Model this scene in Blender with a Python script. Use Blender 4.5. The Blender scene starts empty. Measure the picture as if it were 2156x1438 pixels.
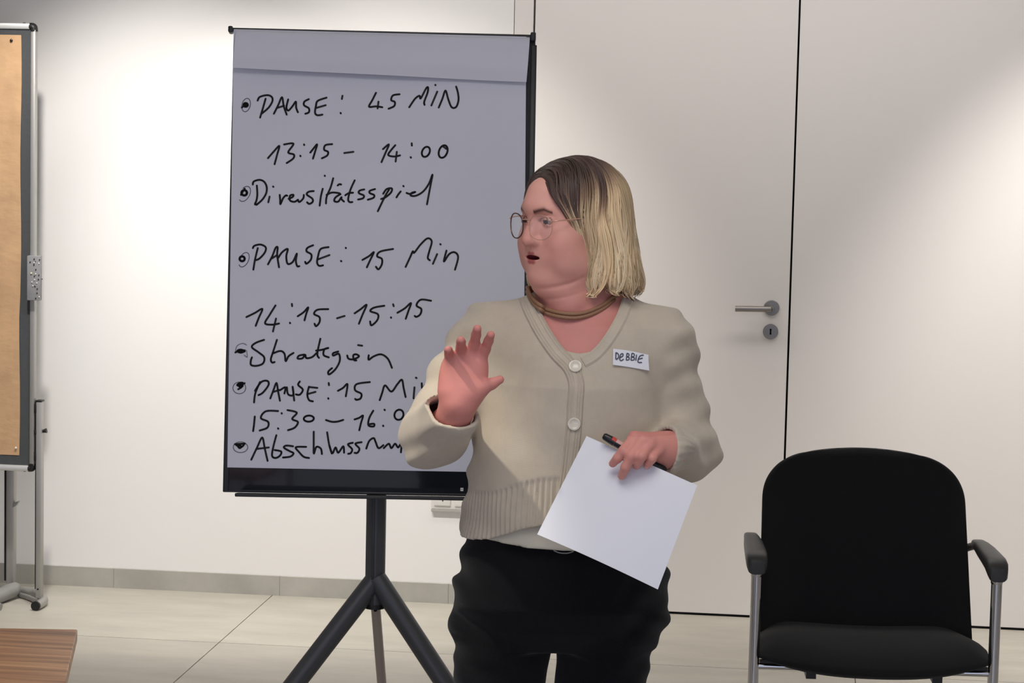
import bpy, bmesh, math, random
import numpy as np
from mathutils import Vector, Matrix

random.seed(7)
rng = np.random.RandomState(11)
S = bpy.context.scene
COL = S.collection
R = math.radians

# ------------------------------------------------------------------ camera
FPX, IW, IH = 5000.0, 2156.0, 1438.0
CAM_POS = np.array([0.0, -8.082, 1.70])
PITCH, ROLL, YAW = R(5.44), R(1.283), R(6.925)
_right = np.array([math.cos(YAW), math.sin(YAW), 0.0])
_fwd = np.array([-math.sin(YAW) * math.cos(PITCH), math.cos(YAW) * math.cos(PITCH), -math.sin(PITCH)])
_up = np.cross(_right, _fwd)
CR = math.cos(ROLL) * _right + math.sin(ROLL) * _up
CU = -math.sin(ROLL) * _right + math.cos(ROLL) * _up
CF = _fwd
cd = bpy.data.cameras.new('camera')
cam = bpy.data.objects.new('camera', cd)
COL.objects.link(cam)
m = Matrix.Identity(4)
for i in range(3):
    m[i][0], m[i][1], m[i][2], m[i][3] = CR[i], CU[i], -CF[i], CAM_POS[i]
cam.matrix_world = m
cd.sensor_width = 36.0
cd.sensor_fit = 'HORIZONTAL'
cd.lens = FPX / IW * 36.0
cd.clip_start = 0.1
S.camera = cam

# ------------------------------------------------------------------ light, exposure
S.view_settings.view_transform = 'Standard'
S.view_settings.look = 'None'
S.view_settings.exposure = 0.0
S.view_settings.gamma = 1.0
S.view_settings.use_curve_mapping = False
world = bpy.data.worlds.new('room_world')
S.world = world
world.use_nodes = True
world.node_tree.nodes['Background'].inputs[0].default_value = (0.75, 0.8, 1.0, 1)
world.node_tree.nodes['Background'].inputs[1].default_value = 0.3

def area(name, loc, rot, sx, sy, power, color):
    l = bpy.data.lights.new(name, 'AREA')
    l.shape = 'RECTANGLE'
    l.size, l.size_y = sx, sy
    l.energy, l.color = power, color
    o = bpy.data.objects.new(name, l)
    o.location, o.rotation_euler = loc, rot
    COL.objects.link(o)
    return o

def spot(name, loc, target, angle, blend, power, color, radius=0.04):
    l = bpy.data.lights.new(name, 'SPOT')
    l.spot_size, l.spot_blend = R(angle), blend
    l.energy, l.color, l.shadow_soft_size = power, color, radius
    o = bpy.data.objects.new(name, l)
    o.location = loc
    d = Vector(target) - Vector(loc)
    o.rotation_euler = d.to_track_quat('-Z', 'Y').to_euler()
    COL.objects.link(o)
    return o

WARM = (1.0, 0.90, 0.77)
COOL = (0.80, 0.84, 1.0)
# daylight from the window wall behind the camera
area('window_daylight', (-0.5, -10.7, 1.55), (R(90), 0, 0), 6.5, 1.9, 66, (0.66, 0.73, 1.0))
# soft top light added to brighten the speaker and the held sheet
area('added_top_light', (-0.35, -5.1, 2.78), (0, 0, 0), 1.3, 1.2, 19, (1.0, 0.975, 0.94))
# wall washers in the ceiling, aimed at the back wall
for dx, pw in ((-2.22, 140), (-1.50, 112), (1.32, 178)):
    spot('wall_washer', (dx, -1.55, 2.74), (dx, 0.0, 0.72), 66, 0.7, pw, (1.0, 0.962, 0.915), 0.05)
area('ceiling_wash', (-0.3, -0.9, 2.78), (0, 0, 0), 3.0, 0.3, 20, (1.0, 0.955, 0.905))
# downlight above and in front of the speaker
spot('stage_downlight', (-1.5, -4.45, 2.74), (-0.68, -3.90, 0.86), 20, 0.45, 92, (1.0, 0.94, 0.82))

# ------------------------------------------------------------------ helpers
def ray(px, py):
    return CF + CR * (px - IW / 2) / FPX - CU * (py - IH / 2) / FPX

def atY(px, py, Y):
    d = ray(px, py)
    return CAM_POS + d * (Y - CAM_POS[1]) / d[1]

def atZ(px, py, Z):
    d = ray(px, py)
    return CAM_POS + d * (Z - CAM_POS[2]) / d[2]

def on_plane(px, py, p0, n):
    d = ray(px, py)
    return CAM_POS + d * (np.dot(p0 - CAM_POS, n) / np.dot(d, n))

def lin(r, g, b):
    f = lambda c: (c / 255.0 / 12.92) if c / 255.0 <= 0.04045 else ((c / 255.0 + 0.055) / 1.055) ** 2.4
    return (f(r), f(g), f(b))

def mat(name, rgb, rough=0.6, metal=0.0, spec=0.5, noise=None, bump=None, attr=False, alpha=None, trans=None, coat=0.0, sheen=0.0):
    """noise=(scale, amount, (sx,sy,sz)) mottles the colour; bump=(scale, strength, distance, (sx,sy,sz))"""
    mt = bpy.data.materials.new(name)
    mt.use_nodes = True
    nt = mt.node_tree
    b = nt.nodes['Principled BSDF']
    c = lin(*rgb)
    b.inputs['Base Color'].default_value = (*c, 1)
    b.inputs['Roughness'].default_value = rough
    b.inputs['Metallic'].default_value = metal
    b.inputs['Specular IOR Level'].default_value = spec
    if coat: b.inputs['Coat Weight'].default_value = coat
    if sheen:
        b.inputs['Sheen Weight'].default_value = sheen
        b.inputs['Sheen Roughness'].default_value = 0.6
    if trans: b.inputs['Transmission Weight'].default_value = trans
    tc = nt.nodes.new('ShaderNodeTexCoord')
    src = None
    if attr:
        a = nt.nodes.new('ShaderNodeAttribute')
        a.attribute_name = 'Col'
        src = a.outputs['Color']
        nt.links.new(src, b.inputs['Base Color'])
    if noise:
        mp = nt.nodes.new('ShaderNodeMapping')
        mp.inputs['Scale'].default_value = noise[2] if len(noise) > 2 else (1, 1, 1)
        nt.links.new(tc.outputs['Object'], mp.inputs[0])
        n = nt.nodes.new('ShaderNodeTexNoise')
        n.inputs['Scale'].default_value = noise[0]
        n.inputs['Detail'].default_value = 6
        n.inputs['Roughness'].default_value = 0.6
        nt.links.new(mp.outputs[0], n.inputs['Vector'])
        mr = nt.nodes.new('ShaderNodeMapRange')
        mr.inputs['From Min'].default_value, mr.inputs['From Max'].default_value = 0.3, 0.7
        mr.inputs['To Min'].default_value, mr.inputs['To Max'].default_value = 1 - noise[1], 1 + noise[1]
        nt.links.new(n.outputs['Fac'], mr.inputs['Value'])
        mx = nt.nodes.new('ShaderNodeMix')
        mx.data_type = 'RGBA'
        mx.blend_type = 'MULTIPLY'
        mx.inputs[0].default_value = 1
        if src: nt.links.new(src, mx.inputs[6])
        else: mx.inputs[6].default_value = (*c, 1)
        nt.links.new(mr.outputs[0], mx.inputs[7])
        nt.links.new(mx.outputs[2], b.inputs['Base Color'])
    if bump:
        mp = nt.nodes.new('ShaderNodeMapping')
        mp.inputs['Scale'].default_value = bump[3] if len(bump) > 3 else (1, 1, 1)
        nt.links.new(tc.outputs['Object'], mp.inputs[0])
        n = nt.nodes.new('ShaderNodeTexNoise')
        n.inputs['Scale'].default_value = bump[0]
        n.inputs['Detail'].default_value = 4
        nt.links.new(mp.outputs[0], n.inputs['Vector'])
        bp = nt.nodes.new('ShaderNodeBump')
        bp.inputs['Strength'].default_value = bump[1]
        bp.inputs['Distance'].default_value = bump[2]
        nt.links.new(n.outputs['Fac'], bp.inputs['Height'])
        nt.links.new(bp.outputs[0], b.inputs['Normal'])
    return mt

class MB:
    """collects shapes and links them as ONE mesh object"""
    def __init__(s): s.v, s.f = [], []
    def add(s, vs, fs):
        o = len(s.v)
        s.v += [tuple(float(c) for c in v) for v in vs]
        s.f += [tuple(i + o for i in f) for f in fs]
        return s
    def box(s, a, b, M=None):
        x0, y0, z0 = a; x1, y1, z1 = b
        vs = [(x0,y0,z0),(x1,y0,z0),(x1,y1,z0),(x0,y1,z0),(x0,y0,z1),(x1,y0,z1),(x1,y1,z1),(x0,y1,z1)]
        if M is not None: vs = [M @ Vector(v) for v in vs]
        return s.add(vs, [(0,3,2,1),(4,5,6,7),(0,1,5,4),(1,2,6,5),(2,3,7,6),(3,0,4,7)])
    def obox(s, c, ax, ay, az, hx, hy, hz):
        """box about c with half sizes along three axes"""
        c, ax, ay, az = (np.array(q, float) for q in (c, ax, ay, az))
        vs = [c + ax*hx*i + ay*hy*j + az*hz*k for k in (-1,1) for (i,j) in ((-1,-1),(1,-1),(1,1),(-1,1))]
        return s.add(vs, [(0,3,2,1),(4,5,6,7),(0,1,5,4),(1,2,6,5),(2,3,7,6),(3,0,4,7)])
    def tube(s, pts, rad, n=12, cap=True, flat=None):
        """swept tube; rad a number or one per point; flat=(normal, factor) squashes it"""
        P = [np.array(p, float) for p in pts]
        k = len(P)
        rr = [rad] * k if np.isscalar(rad) else list(rad)
        T = []
        for i in range(k):
            d = P[min(i+1, k-1)] - P[max(i-1, 0)]
            T.append(d / (np.linalg.norm(d) + 1e-12))
        a = np.array([0, 0, 1.0]) if abs(T[0][2]) < 0.9 else np.array([1.0, 0, 0])
        u = np.cross(a, T[0]); u /= np.linalg.norm(u)
        vs, fs = [], []
        for i in range(k):
            u = u - T[i] * np.dot(u, T[i]); u /= np.linalg.norm(u)
            w = np.cross(T[i], u)
            for j in range(n):
                t = 2 * math.pi * j / n
                o = (u * math.cos(t) + w * math.sin(t)) * rr[i]
                if flat is not None: o = o - flat[0] * np.dot(o, flat[0]) * (1 - flat[1])
                vs.append(P[i] + o)
        for i in range(k - 1):
            for j in range(n):
                q = (j + 1) % n
                fs.append((i*n+j, i*n+q, (i+1)*n+q, (i+1)*n+j))
        if cap:
            fs.append(tuple(range(n - 1, -1, -1)))
            fs.append(tuple((k-1)*n + j for j in range(n)))
        return s.add(vs, fs)
    def cyl(s, a, b, r, n=24, r2=None):
        return s.tube([a, b], [r, r if r2 is None else r2], n)
    def lathe(s, c, axis, prof, n=28):
        """prof: list of (distance along axis, radius)"""
        c, axis = np.array(c, float), np.array(axis, float)
        axis /= np.linalg.norm(axis)
        a = np.array([0, 0, 1.0]) if abs(axis[2]) < 0.9 else np.array([1.0, 0, 0])
        u = np.cross(a, axis); u /= np.linalg.norm(u); w = np.cross(axis, u)
        vs, fs = [], []
        for (h, r) in prof:
            for j in range(n):
                t = 2*math.pi*j/n
                vs.append(c + axis*h + (u*math.cos(t)+w*math.sin(t))*max(r, 1e-5))
        for i in range(len(prof)-1):
            for j in range(n):
                q = (j+1) % n
                fs.append((i*n+j, i*n+q, (i+1)*n+q, (i+1)*n+j))
        fs.append(tuple(range(n-1, -1, -1)))
        fs.append(tuple((len(prof)-1)*n + j for j in range(n)))
        return s.add(vs, fs)
    def ball(s, c, r, n=12, m=8):
        r = (r, r, r) if np.isscalar(r) else r
        vs, fs = [], []
        for i in range(m + 1):
            a = math.pi * i / m
            for j in range(n):
                t = 2*math.pi*j/n
                vs.append((c[0]+r[0]*math.sin(a)*math.cos(t), c[1]+r[1]*math.sin(a)*math.sin(t), c[2]+r[2]*math.cos(a)))
        for i in range(m):
            for j in range(n):
                q = (j+1) % n
                fs.append((i*n+j, (i+1)*n+j, (i+1)*n+q, i*n+q))
        return s.add(vs, fs)
    def grid(s, rows, thick=None):
        """rows of points -> surface; thick = vector function or constant offset for a solid sheet"""
        nr, nc = len(rows), len(rows[0])
        vs = [p for r in rows for p in r]
        fs = [(i*nc+j, i*nc+j+1, (i+1)*nc+j+1, (i+1)*nc+j) for i in range(nr-1) for j in range(nc-1)]
        if thick is None: return s.add(vs, fs)
        N = nr*nc
        t = np.array(thick, float)
        back = [np.array(p) + t for p in vs]
        fs2 = [tuple(N+i for i in reversed(f)) for f in fs]
        rim = [i for i in range(nc)] + [i*nc+nc-1 for i in range(1, nr)] + [(nr-1)*nc+j for j in range(nc-2, -1, -1)] + [i*nc for i in range(nr-2, 0, -1)]
        side = [(rim[i], rim[i]+N, rim[(i+1) % len(rim)]+N, rim[(i+1) % len(rim)]) for i in range(len(rim))]
        return s.add(list(vs) + back, fs + fs2 + side)
    def build(s, name, material, parent=None, smooth=False, bevel=0.0, seg=2, origin=None):
        me = bpy.data.meshes.new(name)
        me.from_pydata(s.v, [], s.f)
        bm = bmesh.new(); bm.from_mesh(me)
        bmesh.ops.recalc_face_normals(bm, faces=bm.faces)
        if bevel:
            bmesh.ops.bevel(bm, geom=[e for e in bm.edges if len(e.link_faces) == 2 and e.calc_face_angle(0) > 0.6],
                            offset=bevel, segments=seg, profile=0.5, affect='EDGES', clamp_overlap=True)
        for f in bm.faces: f.smooth = smooth
        bm.to_mesh(me); bm.free()
        if smooth or bevel:
            try: me.set_sharp_from_angle(angle=R(38))
            except Exception: pass
            for p in me.polygons: p.use_smooth = True
        me.materials.append(material)
        o = bpy.data.objects.new(name, me)
        COL.objects.link(o)
        if origin is not None:
            me.transform(Matrix.Translation(-Vector(origin)))
            o.location = origin
        if parent is not None: attach(o, parent)
        return o

def attach(o, parent):
    o.parent = parent
    o.matrix_parent_inverse = Matrix.Translation(parent.location).inverted() if parent.rotation_euler[:] == (0, 0, 0) else parent.matrix_basis.inverted()

def tag(o, label=None, cat=None, group=None, kind=None):
    if label: o['label'] = label
    if cat: o['category'] = cat
    if group: o['group'] = group
    if kind: o['kind'] = kind
    return o

def thing(name, loc, label, cat, group=None):
    o = bpy.data.objects.new(name, None)
    o.location = loc
    o.empty_display_size = 0.1
    COL.objects.link(o)
    return tag(o, label, cat, group)

def catmull(pts, step=6):
    P = [np.array(p, float) for p in pts]
    if len(P) < 3: return P
    out = []
    for i in range(len(P) - 1):
        p0, p1, p2, p3 = P[max(i-1, 0)], P[i], P[i+1], P[min(i+2, len(P)-1)]
        for k in range(step):
            t = k / step
            out.append(0.5*((2*p1) + (p2-p0)*t + (2*p0-5*p1+4*p2-p3)*t*t + (3*p1-p0-3*p2+p3)*t**3))
    out.append(P[-1])
    return out
# ------------------------------------------------------------------ materials
M = {}
M['wall'] = mat('white_wall_paint', (247, 245, 242), 0.75, noise=(1.6, 0.012), bump=(60, 0.05, 0.002))
M['door'] = mat('white_door_laminate', (238, 233, 228), 0.45, noise=(1.2, 0.01))
M['black'] = mat('black_gap', (6, 6, 6), 0.9)
M['stone'] = mat('grey_stone_tile', (180, 177, 168), 0.5, noise=(5.5, 0.14, (1, 2.2, 1)), bump=(22, 0.08, 0.003))
M['floor'] = mat('beige_stone_tile', (191, 186, 174), 0.42, noise=(3.0, 0.11, (1, 3.0, 1)), bump=(16, 0.06, 0.002))
M['grout'] = mat('floor_grout', (128, 123, 114), 0.9)
M['steel'] = mat('satin_steel', (150, 146, 142), 0.38, 0.9, bump=(120, 0.04, 0.001, (1, 12, 12)))
M['alu'] = mat('silver_aluminium', (176, 174, 170), 0.45, 0.55)
M['alu_light'] = mat('bright_aluminium', (214, 214, 210), 0.4, 0.4)
M['grey_plastic'] = mat('grey_plastic', (150, 150, 146), 0.5)
M['plastic'] = mat('black_plastic', (22, 22, 22), 0.45)
M['felt'] = mat('grey_felt', (84, 86, 88), 0.95, spec=0.1, noise=(60, 0.06), bump=(260, 0.2, 0.001))
M['cushion'] = mat('light_grey_felt', (150, 150, 152), 0.95, spec=0.1, noise=(50, 0.07), bump=(200, 0.3, 0.001))
M['kraft'] = mat('brown_kraft_paper', (206, 167, 126), 0.7, noise=(9, 0.12, (1, 1, 0.6)), bump=(12, 0.5, 0.008, (1, 1, 1.6)))
M['white_pin'] = mat('white_pin_head', (240, 240, 232), 0.3)
M['yellow_pin'] = mat('pale_yellow_pin_head', (232, 230, 170), 0.3)
M['black_pin'] = mat('black_pin_head', (14, 12, 12), 0.3)
M['board'] = mat('black_board_frame', (30, 31, 35), 0.4)
M['board_gloss'] = mat('black_glossy_board', (34, 36, 42), 0.12, coat=0.3)
M['paper'] = mat('white_flipchart_paper', (224, 224, 234), 0.8, noise=(3, 0.012))
M['sheet'] = mat('white_copy_paper', (240, 240, 245), 0.7)
M['ink'] = mat('black_marker_ink', (8, 8, 16), 0.6)
M['smudge'] = mat('grey_pencil_ring', (140, 141, 148), 0.8)
M['stand'] = mat('dark_grey_stand', (74, 75, 78), 0.42, 0.25)
M['stand_rod'] = mat('light_grey_rod', (172, 165, 160), 0.35, 0.7)
M['chrome'] = mat('chrome', (205, 205, 210), 0.03, 1.0)
M['fabric'] = mat('black_upholstery', (32, 32, 33), 0.95, spec=0.12, bump=(420, 0.35, 0.001), sheen=0.06)
M['rubber'] = mat('dark_grey_armrest', (48, 48, 47), 0.5, bump=(300, 0.1, 0.0005))
M['socket'] = mat('white_socket_plastic', (240, 238, 232), 0.4)
M['socket_grey'] = mat('grey_socket_rail', (178, 176, 170), 0.5)  # plain grey for the panel's lower strip

def wood():
    mt = mat('walnut_wood', (140, 96, 66), 0.38, bump=(18, 0.05, 0.001, (1, 20, 1)))
    nt = mt.node_tree
    b = nt.nodes['Principled BSDF']
    tc = nt.nodes.new('ShaderNodeTexCoord')
    mp = nt.nodes.new('ShaderNodeMapping')
    mp.inputs['Rotation'].default_value = (0, 0, R(-10))
    mp.inputs['Scale'].default_value = (2.2, 44, 44)
    nt.links.new(tc.outputs['Object'], mp.inputs[0])
    n = nt.nodes.new('ShaderNodeTexNoise')
    n.inputs['Scale'].default_value = 1.1
    n.inputs['Detail'].default_value = 5
    n.inputs['Distortion'].default_value = 0.4
    nt.links.new(mp.outputs[0], n.inputs['Vector'])
    cr = nt.nodes.new('ShaderNodeValToRGB')
    e = cr.color_ramp.elements
    e[0].position, e[0].color = 0.3, (*lin(112, 70, 38), 1)
    e[1].position, e[1].color = 0.72, (*lin(222, 168, 116), 1)
    k = cr.color_ramp.elements.new(0.48); k.color = (*lin(182, 126, 80), 1)
    nt.links.new(n.outputs['Fac'], cr.inputs[0])
    nt.links.new(cr.outputs[0], b.inputs['Base Color'])
    return mt
M['wood'] = wood()

# ------------------------------------------------------------------ room
XL, XR, YF, ZC = -4.4, 3.6, -11.0, 2.8
DL, DM, DR = -0.930, -0.036, 0.858      # edges of the two door leaves
DH = 2.42
w = MB()
w.box((XL, 0, 0), (-1.0, 0.12, ZC)).box((0.93, 0, 0), (XR, 0.12, ZC)).box((-1.0, 0, DH + 0.05), (0.93, 0.12, ZC))
tag(w.build('wall_back', M['wall']), kind='structure')
tag(MB().box((XL - 0.12, YF, 0), (XL, 0.12, ZC)).build('wall_left', M['wall']), kind='structure')
tag(MB().box((XR, YF, 0), (XR + 0.12, 0.12, ZC)).build('wall_right', M['wall']), kind='structure')
wf = MB().box((XL, YF - 0.12, 0), (XR, YF, 0.5)).box((XL, YF - 0.12, 2.55), (XR, YF, ZC))
wf.box((XL, YF - 0.12, 0.5), (-3.9, YF, 2.55)).box((2.9, YF - 0.12, 0.5), (XR, YF, 2.55))
M['dark_wall'] = mat('darkened_unseen_wall', (92, 84, 78), 0.6, noise=(4, 0.08, (8, 1, 1)))  # unseen wall darkened to put dark reflections into the chrome
tag(wf.build('wall_front', M['dark_wall']), kind='structure')
tag(MB().box((XL - 0.12, YF - 0.12, ZC), (XR + 0.12, 0.12, ZC + 0.12)).build('ceiling', M['wall']), kind='structure')
fl = tag(MB().box((XL - 0.12, YF - 0.12, -0.12), (XR + 0.12, 0.12, -0.004)).build('floor', M['grout']), kind='structure')
# floor tiles, one metre square, with open joints
TX0, TY0, TS, J = -1.810, -0.777, 1.0075, 0.0035
tile_me = None
xs = [TX0 + i * TS for i in range(-3, 6)]
ys = [TY0 - i * TS for i in range(-1, 10)]
for ix, x in enumerate(xs):
    x0, x1 = max(x, XL), min(x + TS, XR)
    for iy, y in enumerate(ys):
        y1, y0 = min(y, 0.0), max(y - TS, YF)
        if y1 - y0 < 0.02 or x1 - x0 < 0.02: continue
        tb = MB().box((x0 + J/2, y0 + J/2, -0.004), (x1 - J/2, y1 - J/2, 0.0))
        t = tb.build('tile', M['floor'], fl)
# dark backing behind the door gaps
tag(MB().box((-1.0, 0.048, 0), (0.93, 0.06, DH + 0.05)).build('trim_1', M['black']), kind='structure')
# door frame pieces flush with the wall
G = 0.0033
fr = MB().box((-0.9975, 0.0, 0), (DL - G, 0.048, DH + 0.05)).box((DR + G, 0.0, 0), (0.93, 0.048, DH + 0.05)).box((DL - G, 0.0, DH + G), (DR + G, 0.048, DH + 0.05))
tag(fr.build('trim_2', M['door']), kind='structure')
GB = 0.0075
d1 = tag(MB().box((DL + G, 0.0, GB), (DM - G, 0.044, DH - G)).build('door_1', M['door'], bevel=0.001, seg=1), kind='structure')
d2 = tag(MB().box((DM + G, 0.0, GB), (DR - G, 0.044, DH - G)).build('door_2', M['door'], bevel=0.001, seg=1), kind='structure')
# lever handle and keyhole rosette
hc = atY(1624.5, 648, 0.0)
kc = atY(1622.5, 698, 0.0)
lever = MB()
le = atY(1548, 650, -0.055)
lc = atY(1628.5, 651, -0.055)
ln = np.array([lc[0] - 0.004, -0.055, lc[2]])
lever.tube(catmull([(hc[0], 0.0, hc[2]), (hc[0], -0.040, hc[2]), (hc[0] - 0.004, -0.053, hc[2] - 0.0005), (hc[0] - 0.016, -0.055, hc[2] - 0.001), tuple(le)], 4), 0.0098, 16)
lv = lever.build('handle', M['steel'], d1, smooth=True)
MB().lathe((hc[0], 0, hc[2]), (0, -1, 0), [(0, 0.0265), (0.007, 0.0265), (0.009, 0.0245), (0.0091, 0.012)], 32).build('rosette', M['steel'], d1, smooth=True)
ks = MB().lathe((kc[0], 0, kc[2]), (0, -1, 0), [(0, 0.0262), (0.007, 0.0262), (0.009, 0.0245), (0.0091, 0.001)], 32).build('keyhole_rosette', M['steel'], d1, smooth=True)
kh = MB()
kh.obox((kc[0], -0.0095, kc[2]), (1, 0, 0), (0, 1, 0), (0, 0, 1), 0.0028, 0.0006, 0.008)
kh.cyl((kc[0], -0.0089, kc[2] + 0.007), (kc[0], -0.0101, kc[2] + 0.007), 0.0036, 14)
kh.cyl((kc[0], -0.0089, kc[2] - 0.007), (kc[0], -0.0101, kc[2] - 0.007), 0.0032, 14)
kh.build('keyhole', M['black'], ks)
# skirting of stone pieces
bb = tag(MB().box((XL, -0.008, 0), (-1.002, 0, 0.0660)).build('baseboard_back', M['grout']), kind='structure')
x = -2.384 - 4 * 0.6
while x < -1.01:
    x0, x1 = max(x, XL) + 0.0005, min(x + 0.6, -1.002) - 0.0005
    if x1 - x0 > 0.02:
        MB().box((x0, -0.0105, 0.0), (x1, -0.0005, 0.0695)).build('tile', M['stone'], bb)
    x += 0.6
for nm, xx in (('baseboard_left', XL), ('baseboard_right', XR - 0.01)):
    tag(MB().box((xx, YF, 0), (xx + 0.01, -0.012, 0.07)).build(nm, M['stone']), kind='structure')
tag(MB().box((0.932, -0.010, 0), (XR - 0.012, 0, 0.07)).build('trim_3', M['stone']), kind='structure')

# ------------------------------------------------------------------ wall sockets behind the flip chart
a, b2 = atY(909, 1069, 0), atY(1040, 1069, 0)
zt = atY(940, 1036, 0)[2]
sk = thing('wall_socket', (a[0] + 0.07, 0, a[2]), 'white double wall socket panel on the wall beneath the flip chart', 'socket')
sx0, sx1, sz0 = a[0], a[0] + 0.225, atY(909, 1075.5, 0)[2]
MB().box((sx0, -0.013, sz0 + 0.010), (sx1, 0, zt + 0.02)).build('back_plate', M['socket'], sk, bevel=0.002)
MB().box((sx0, -0.015, sz0), (sx1, 0, sz0 + 0.0095)).build('bottom_rail', M['socket_grey'], sk, bevel=0.001)
for i in range(3):
    x0 = sx0 + 0.010 + i * 0.072
    ins = MB().box((x0, -0.019, sz0 + 0.022), (x0 + 0.058, -0.013, zt + 0.012)).build('insert', M['socket'], sk, bevel=0.003)
    MB().cyl((x0 + 0.031, -0.0188, sz0 + 0.040), (x0 + 0.031, -0.0197, sz0 + 0.040), 0.0022, 10).build('pin_hole', M['black'], ins)

# ------------------------------------------------------------------ pinboards at the left
PBY = -0.36
tr, br = atY(76, 49, PBY), atY(77.5, 993, PBY)
PX1 = (tr[0] + br[0]) / 2
PZ1, PZ0 = tr[2], br[2]
PX0 = PX1 - 1.25
pb = thing('pinboard', (PX1 - 0.6, PBY, 0), 'grey felt pinboard in a silver frame with brown paper at the left edge', 'pinboard')
FW = 0.0185
MB().box((PX0 + FW*0.6, PBY - 0.006, PZ0 + FW*0.6), (PX1 - FW*0.6, PBY + 0.006, PZ1 - FW*0.6)).build('felt_panel', M['felt'], pb)
def rail(x0, z0, x1, z1): return MB().box((x0, PBY - 0.014, z0), (x1, PBY + 0.014, z1))
rail(PX0, PZ0 + 0.02, PX0 + FW, PZ1 - 0.02).build('frame_rail', M['alu'], pb, bevel=0.004)
rail(PX1 - FW, PZ0 + 0.02, PX1 - 0.0015, PZ1 - 0.02).build('frame_rail', M['alu'], pb, bevel=0.004)
rail(PX0 + 0.02, PZ0 + 0.001, PX1 - 0.02, PZ0 + 0.021).build('frame_rail', M['alu_light'], pb, bevel=0.005)
rail(PX0 + 0.02, PZ1 - 0.021, PX1 - 0.02, PZ1 - 0.001).build('frame_rail', M['alu_light'], pb, bevel=0.005)
for cx, sx in ((PX0, 1), (PX1, -1)):
    for cz, sz in ((PZ0, 1), (PZ1, -1)):
        c = MB()
        c.tube(catmull([(cx + sx*0.024, PBY, cz + sz*0.011), (cx + sx*0.015, PBY, cz + sz*0.0115), (cx + sx*0.0115, PBY, cz + sz*0.015), (cx + sx*0.010, PBY, cz + sz*0.028)], 4), 0.0125, 12, flat=(np.array([0, 1.0, 0]), 1.25))
        c.build('corner_cap', M['plastic'], pb, smooth=True)
for px, py in ((51, 46), (52, 995)):
    q = atY(px, py, PBY)
    MB().ball((q[0], PBY, PZ1 - 0.001 if py < 500 else PZ0 + 0.001), (0.006, 0.005, 0.003)).build('rubber_bump', M['plastic'], pb, smooth=True)
# right-hand upright, its hinges, knob and curved foot
pz1 = atY(82, 842, PBY)[2]
ux0, ux1 = atY(78.0, 900, PBY)[0], atY(90, 900, PBY)[0]
MB().box((ux0 + 0.001, PBY - 0.016, 0.028), (ux1, PBY + 0.016, pz1 - 0.003)).build('upright', M['alu'], pb, bevel=0.003)
MB().box((ux0 - 0.001, PBY - 0.0165, pz1 - 0.006), (ux1 + 0.0005, PBY + 0.0165, pz1)).build('upright_cap', M['plastic'], pb, bevel=0.001)
MB().box((ux0 - 0.0015, PBY - 0.0145, 0.06), (ux0 + 0.001, PBY + 0.015, pz1 - 0.006)).build('groove_strip', M['black'], pb)
for y0, y1 in ((849, 869), (951, 968), (904, 914)):
    z0, z1 = atY(77, y1, PBY)[2], atY(77, y0, PBY)[2]
    MB().box((PX1 - 0.002, PBY - 0.0165, z0), (ux0 + 0.003, PBY + 0.01, z1)).build('hinge', M['plastic'], pb, bevel=0.002)
q = atY(91, 908, PBY)
MB().tube([(ux1 - 0.002, PBY, q[2]), (ux1 + 0.005, PBY, q[2] + 0.001), (ux1 + 0.0135, PBY, q[2] + 0.003)], [0.0055, 0.006, 0.0085], 12).build('knob', M['plastic'], pb, smooth=True)
ft = MB()
fp = [atZ(38, 1243, 0.016), atZ(55, 1245, 0.016), atZ(75, 1248, 0.016), atZ(86, 1255, 0.016), atZ(92, 1264, 0.016), atZ(85, 1271, 0.016), atZ(75, 1276, 0.016)]
ft.tube(catmull(fp, 6), 0.0155, 14)
ft.build('foot', M['alu'], pb, smooth=True)
fd = np.array(fp[-1]) - np.array(fp[-2]); fd /= np.linalg.norm(fd)
MB().cyl(np.array(fp[-1]) - fd*0.006, np.array(fp[-1]) + fd*0.003, 0.0162, 16).build('foot_cap', M['plastic'], pb, smooth=True)
ft2 = MB()
ft2.tube(catmull([atZ(40, 1252, 0.010), atZ(55, 1256, 0.010), atZ(72, 1263, 0.010), atZ(82, 1270, 0.010)], 5), 0.0085, 12)
ft2.build('foot_brace', M['alu'], pb, smooth=True)
MB().cyl((ux0 + 0.010, PBY - 0.0158, 0.06), (ux0 + 0.010, PBY - 0.0175, 0.06), 0.003, 10).build('screw', M['black'], pb)
# left upright of the same stand, outside the frame
MB().box((PX0 - 0.026, PBY - 0.016, 0.0), (PX0 - 0.001, PBY + 0.016, pz1)).build('upright', M['alu'], pb, bevel=0.003)
MB().tube([(PX0 - 0.02, PBY - 0.3, 0.016), (PX0 - 0.012, PBY, 0.016), (PX0 - 0.02, PBY + 0.25, 0.016)], 0.0155, 12).build('foot', M['alu'], pb, smooth=True)

# brown paper pinned to the board
k0, k1 = atY(45.5, 74, PBY), atY(43, 958, PBY)
kx1 = (k0[0] + k1[0]) / 2
rows = []
for i in range(19):
    z = k0[2] + (k1[2] - k0[2]) * i / 18
    edge = kx1 + 0.0015*math.sin(i*0.9) + (0.0015 if i < 12 else -0.001)
    rows.append([(PX0 + 0.05 + (edge - PX0 - 0.05) * j / 14, PBY - 0.0075 - 0.0012*(1 + math.sin(i*0.8 + j*0.7)), z) for j in range(15)])
kp = MB().grid(rows, (0, 0.0006, 0)).build('brown_paper', M['kraft'], smooth=True)
tag(kp, 'large sheet of brown kraft paper pinned on the grey felt board', 'paper')

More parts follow.
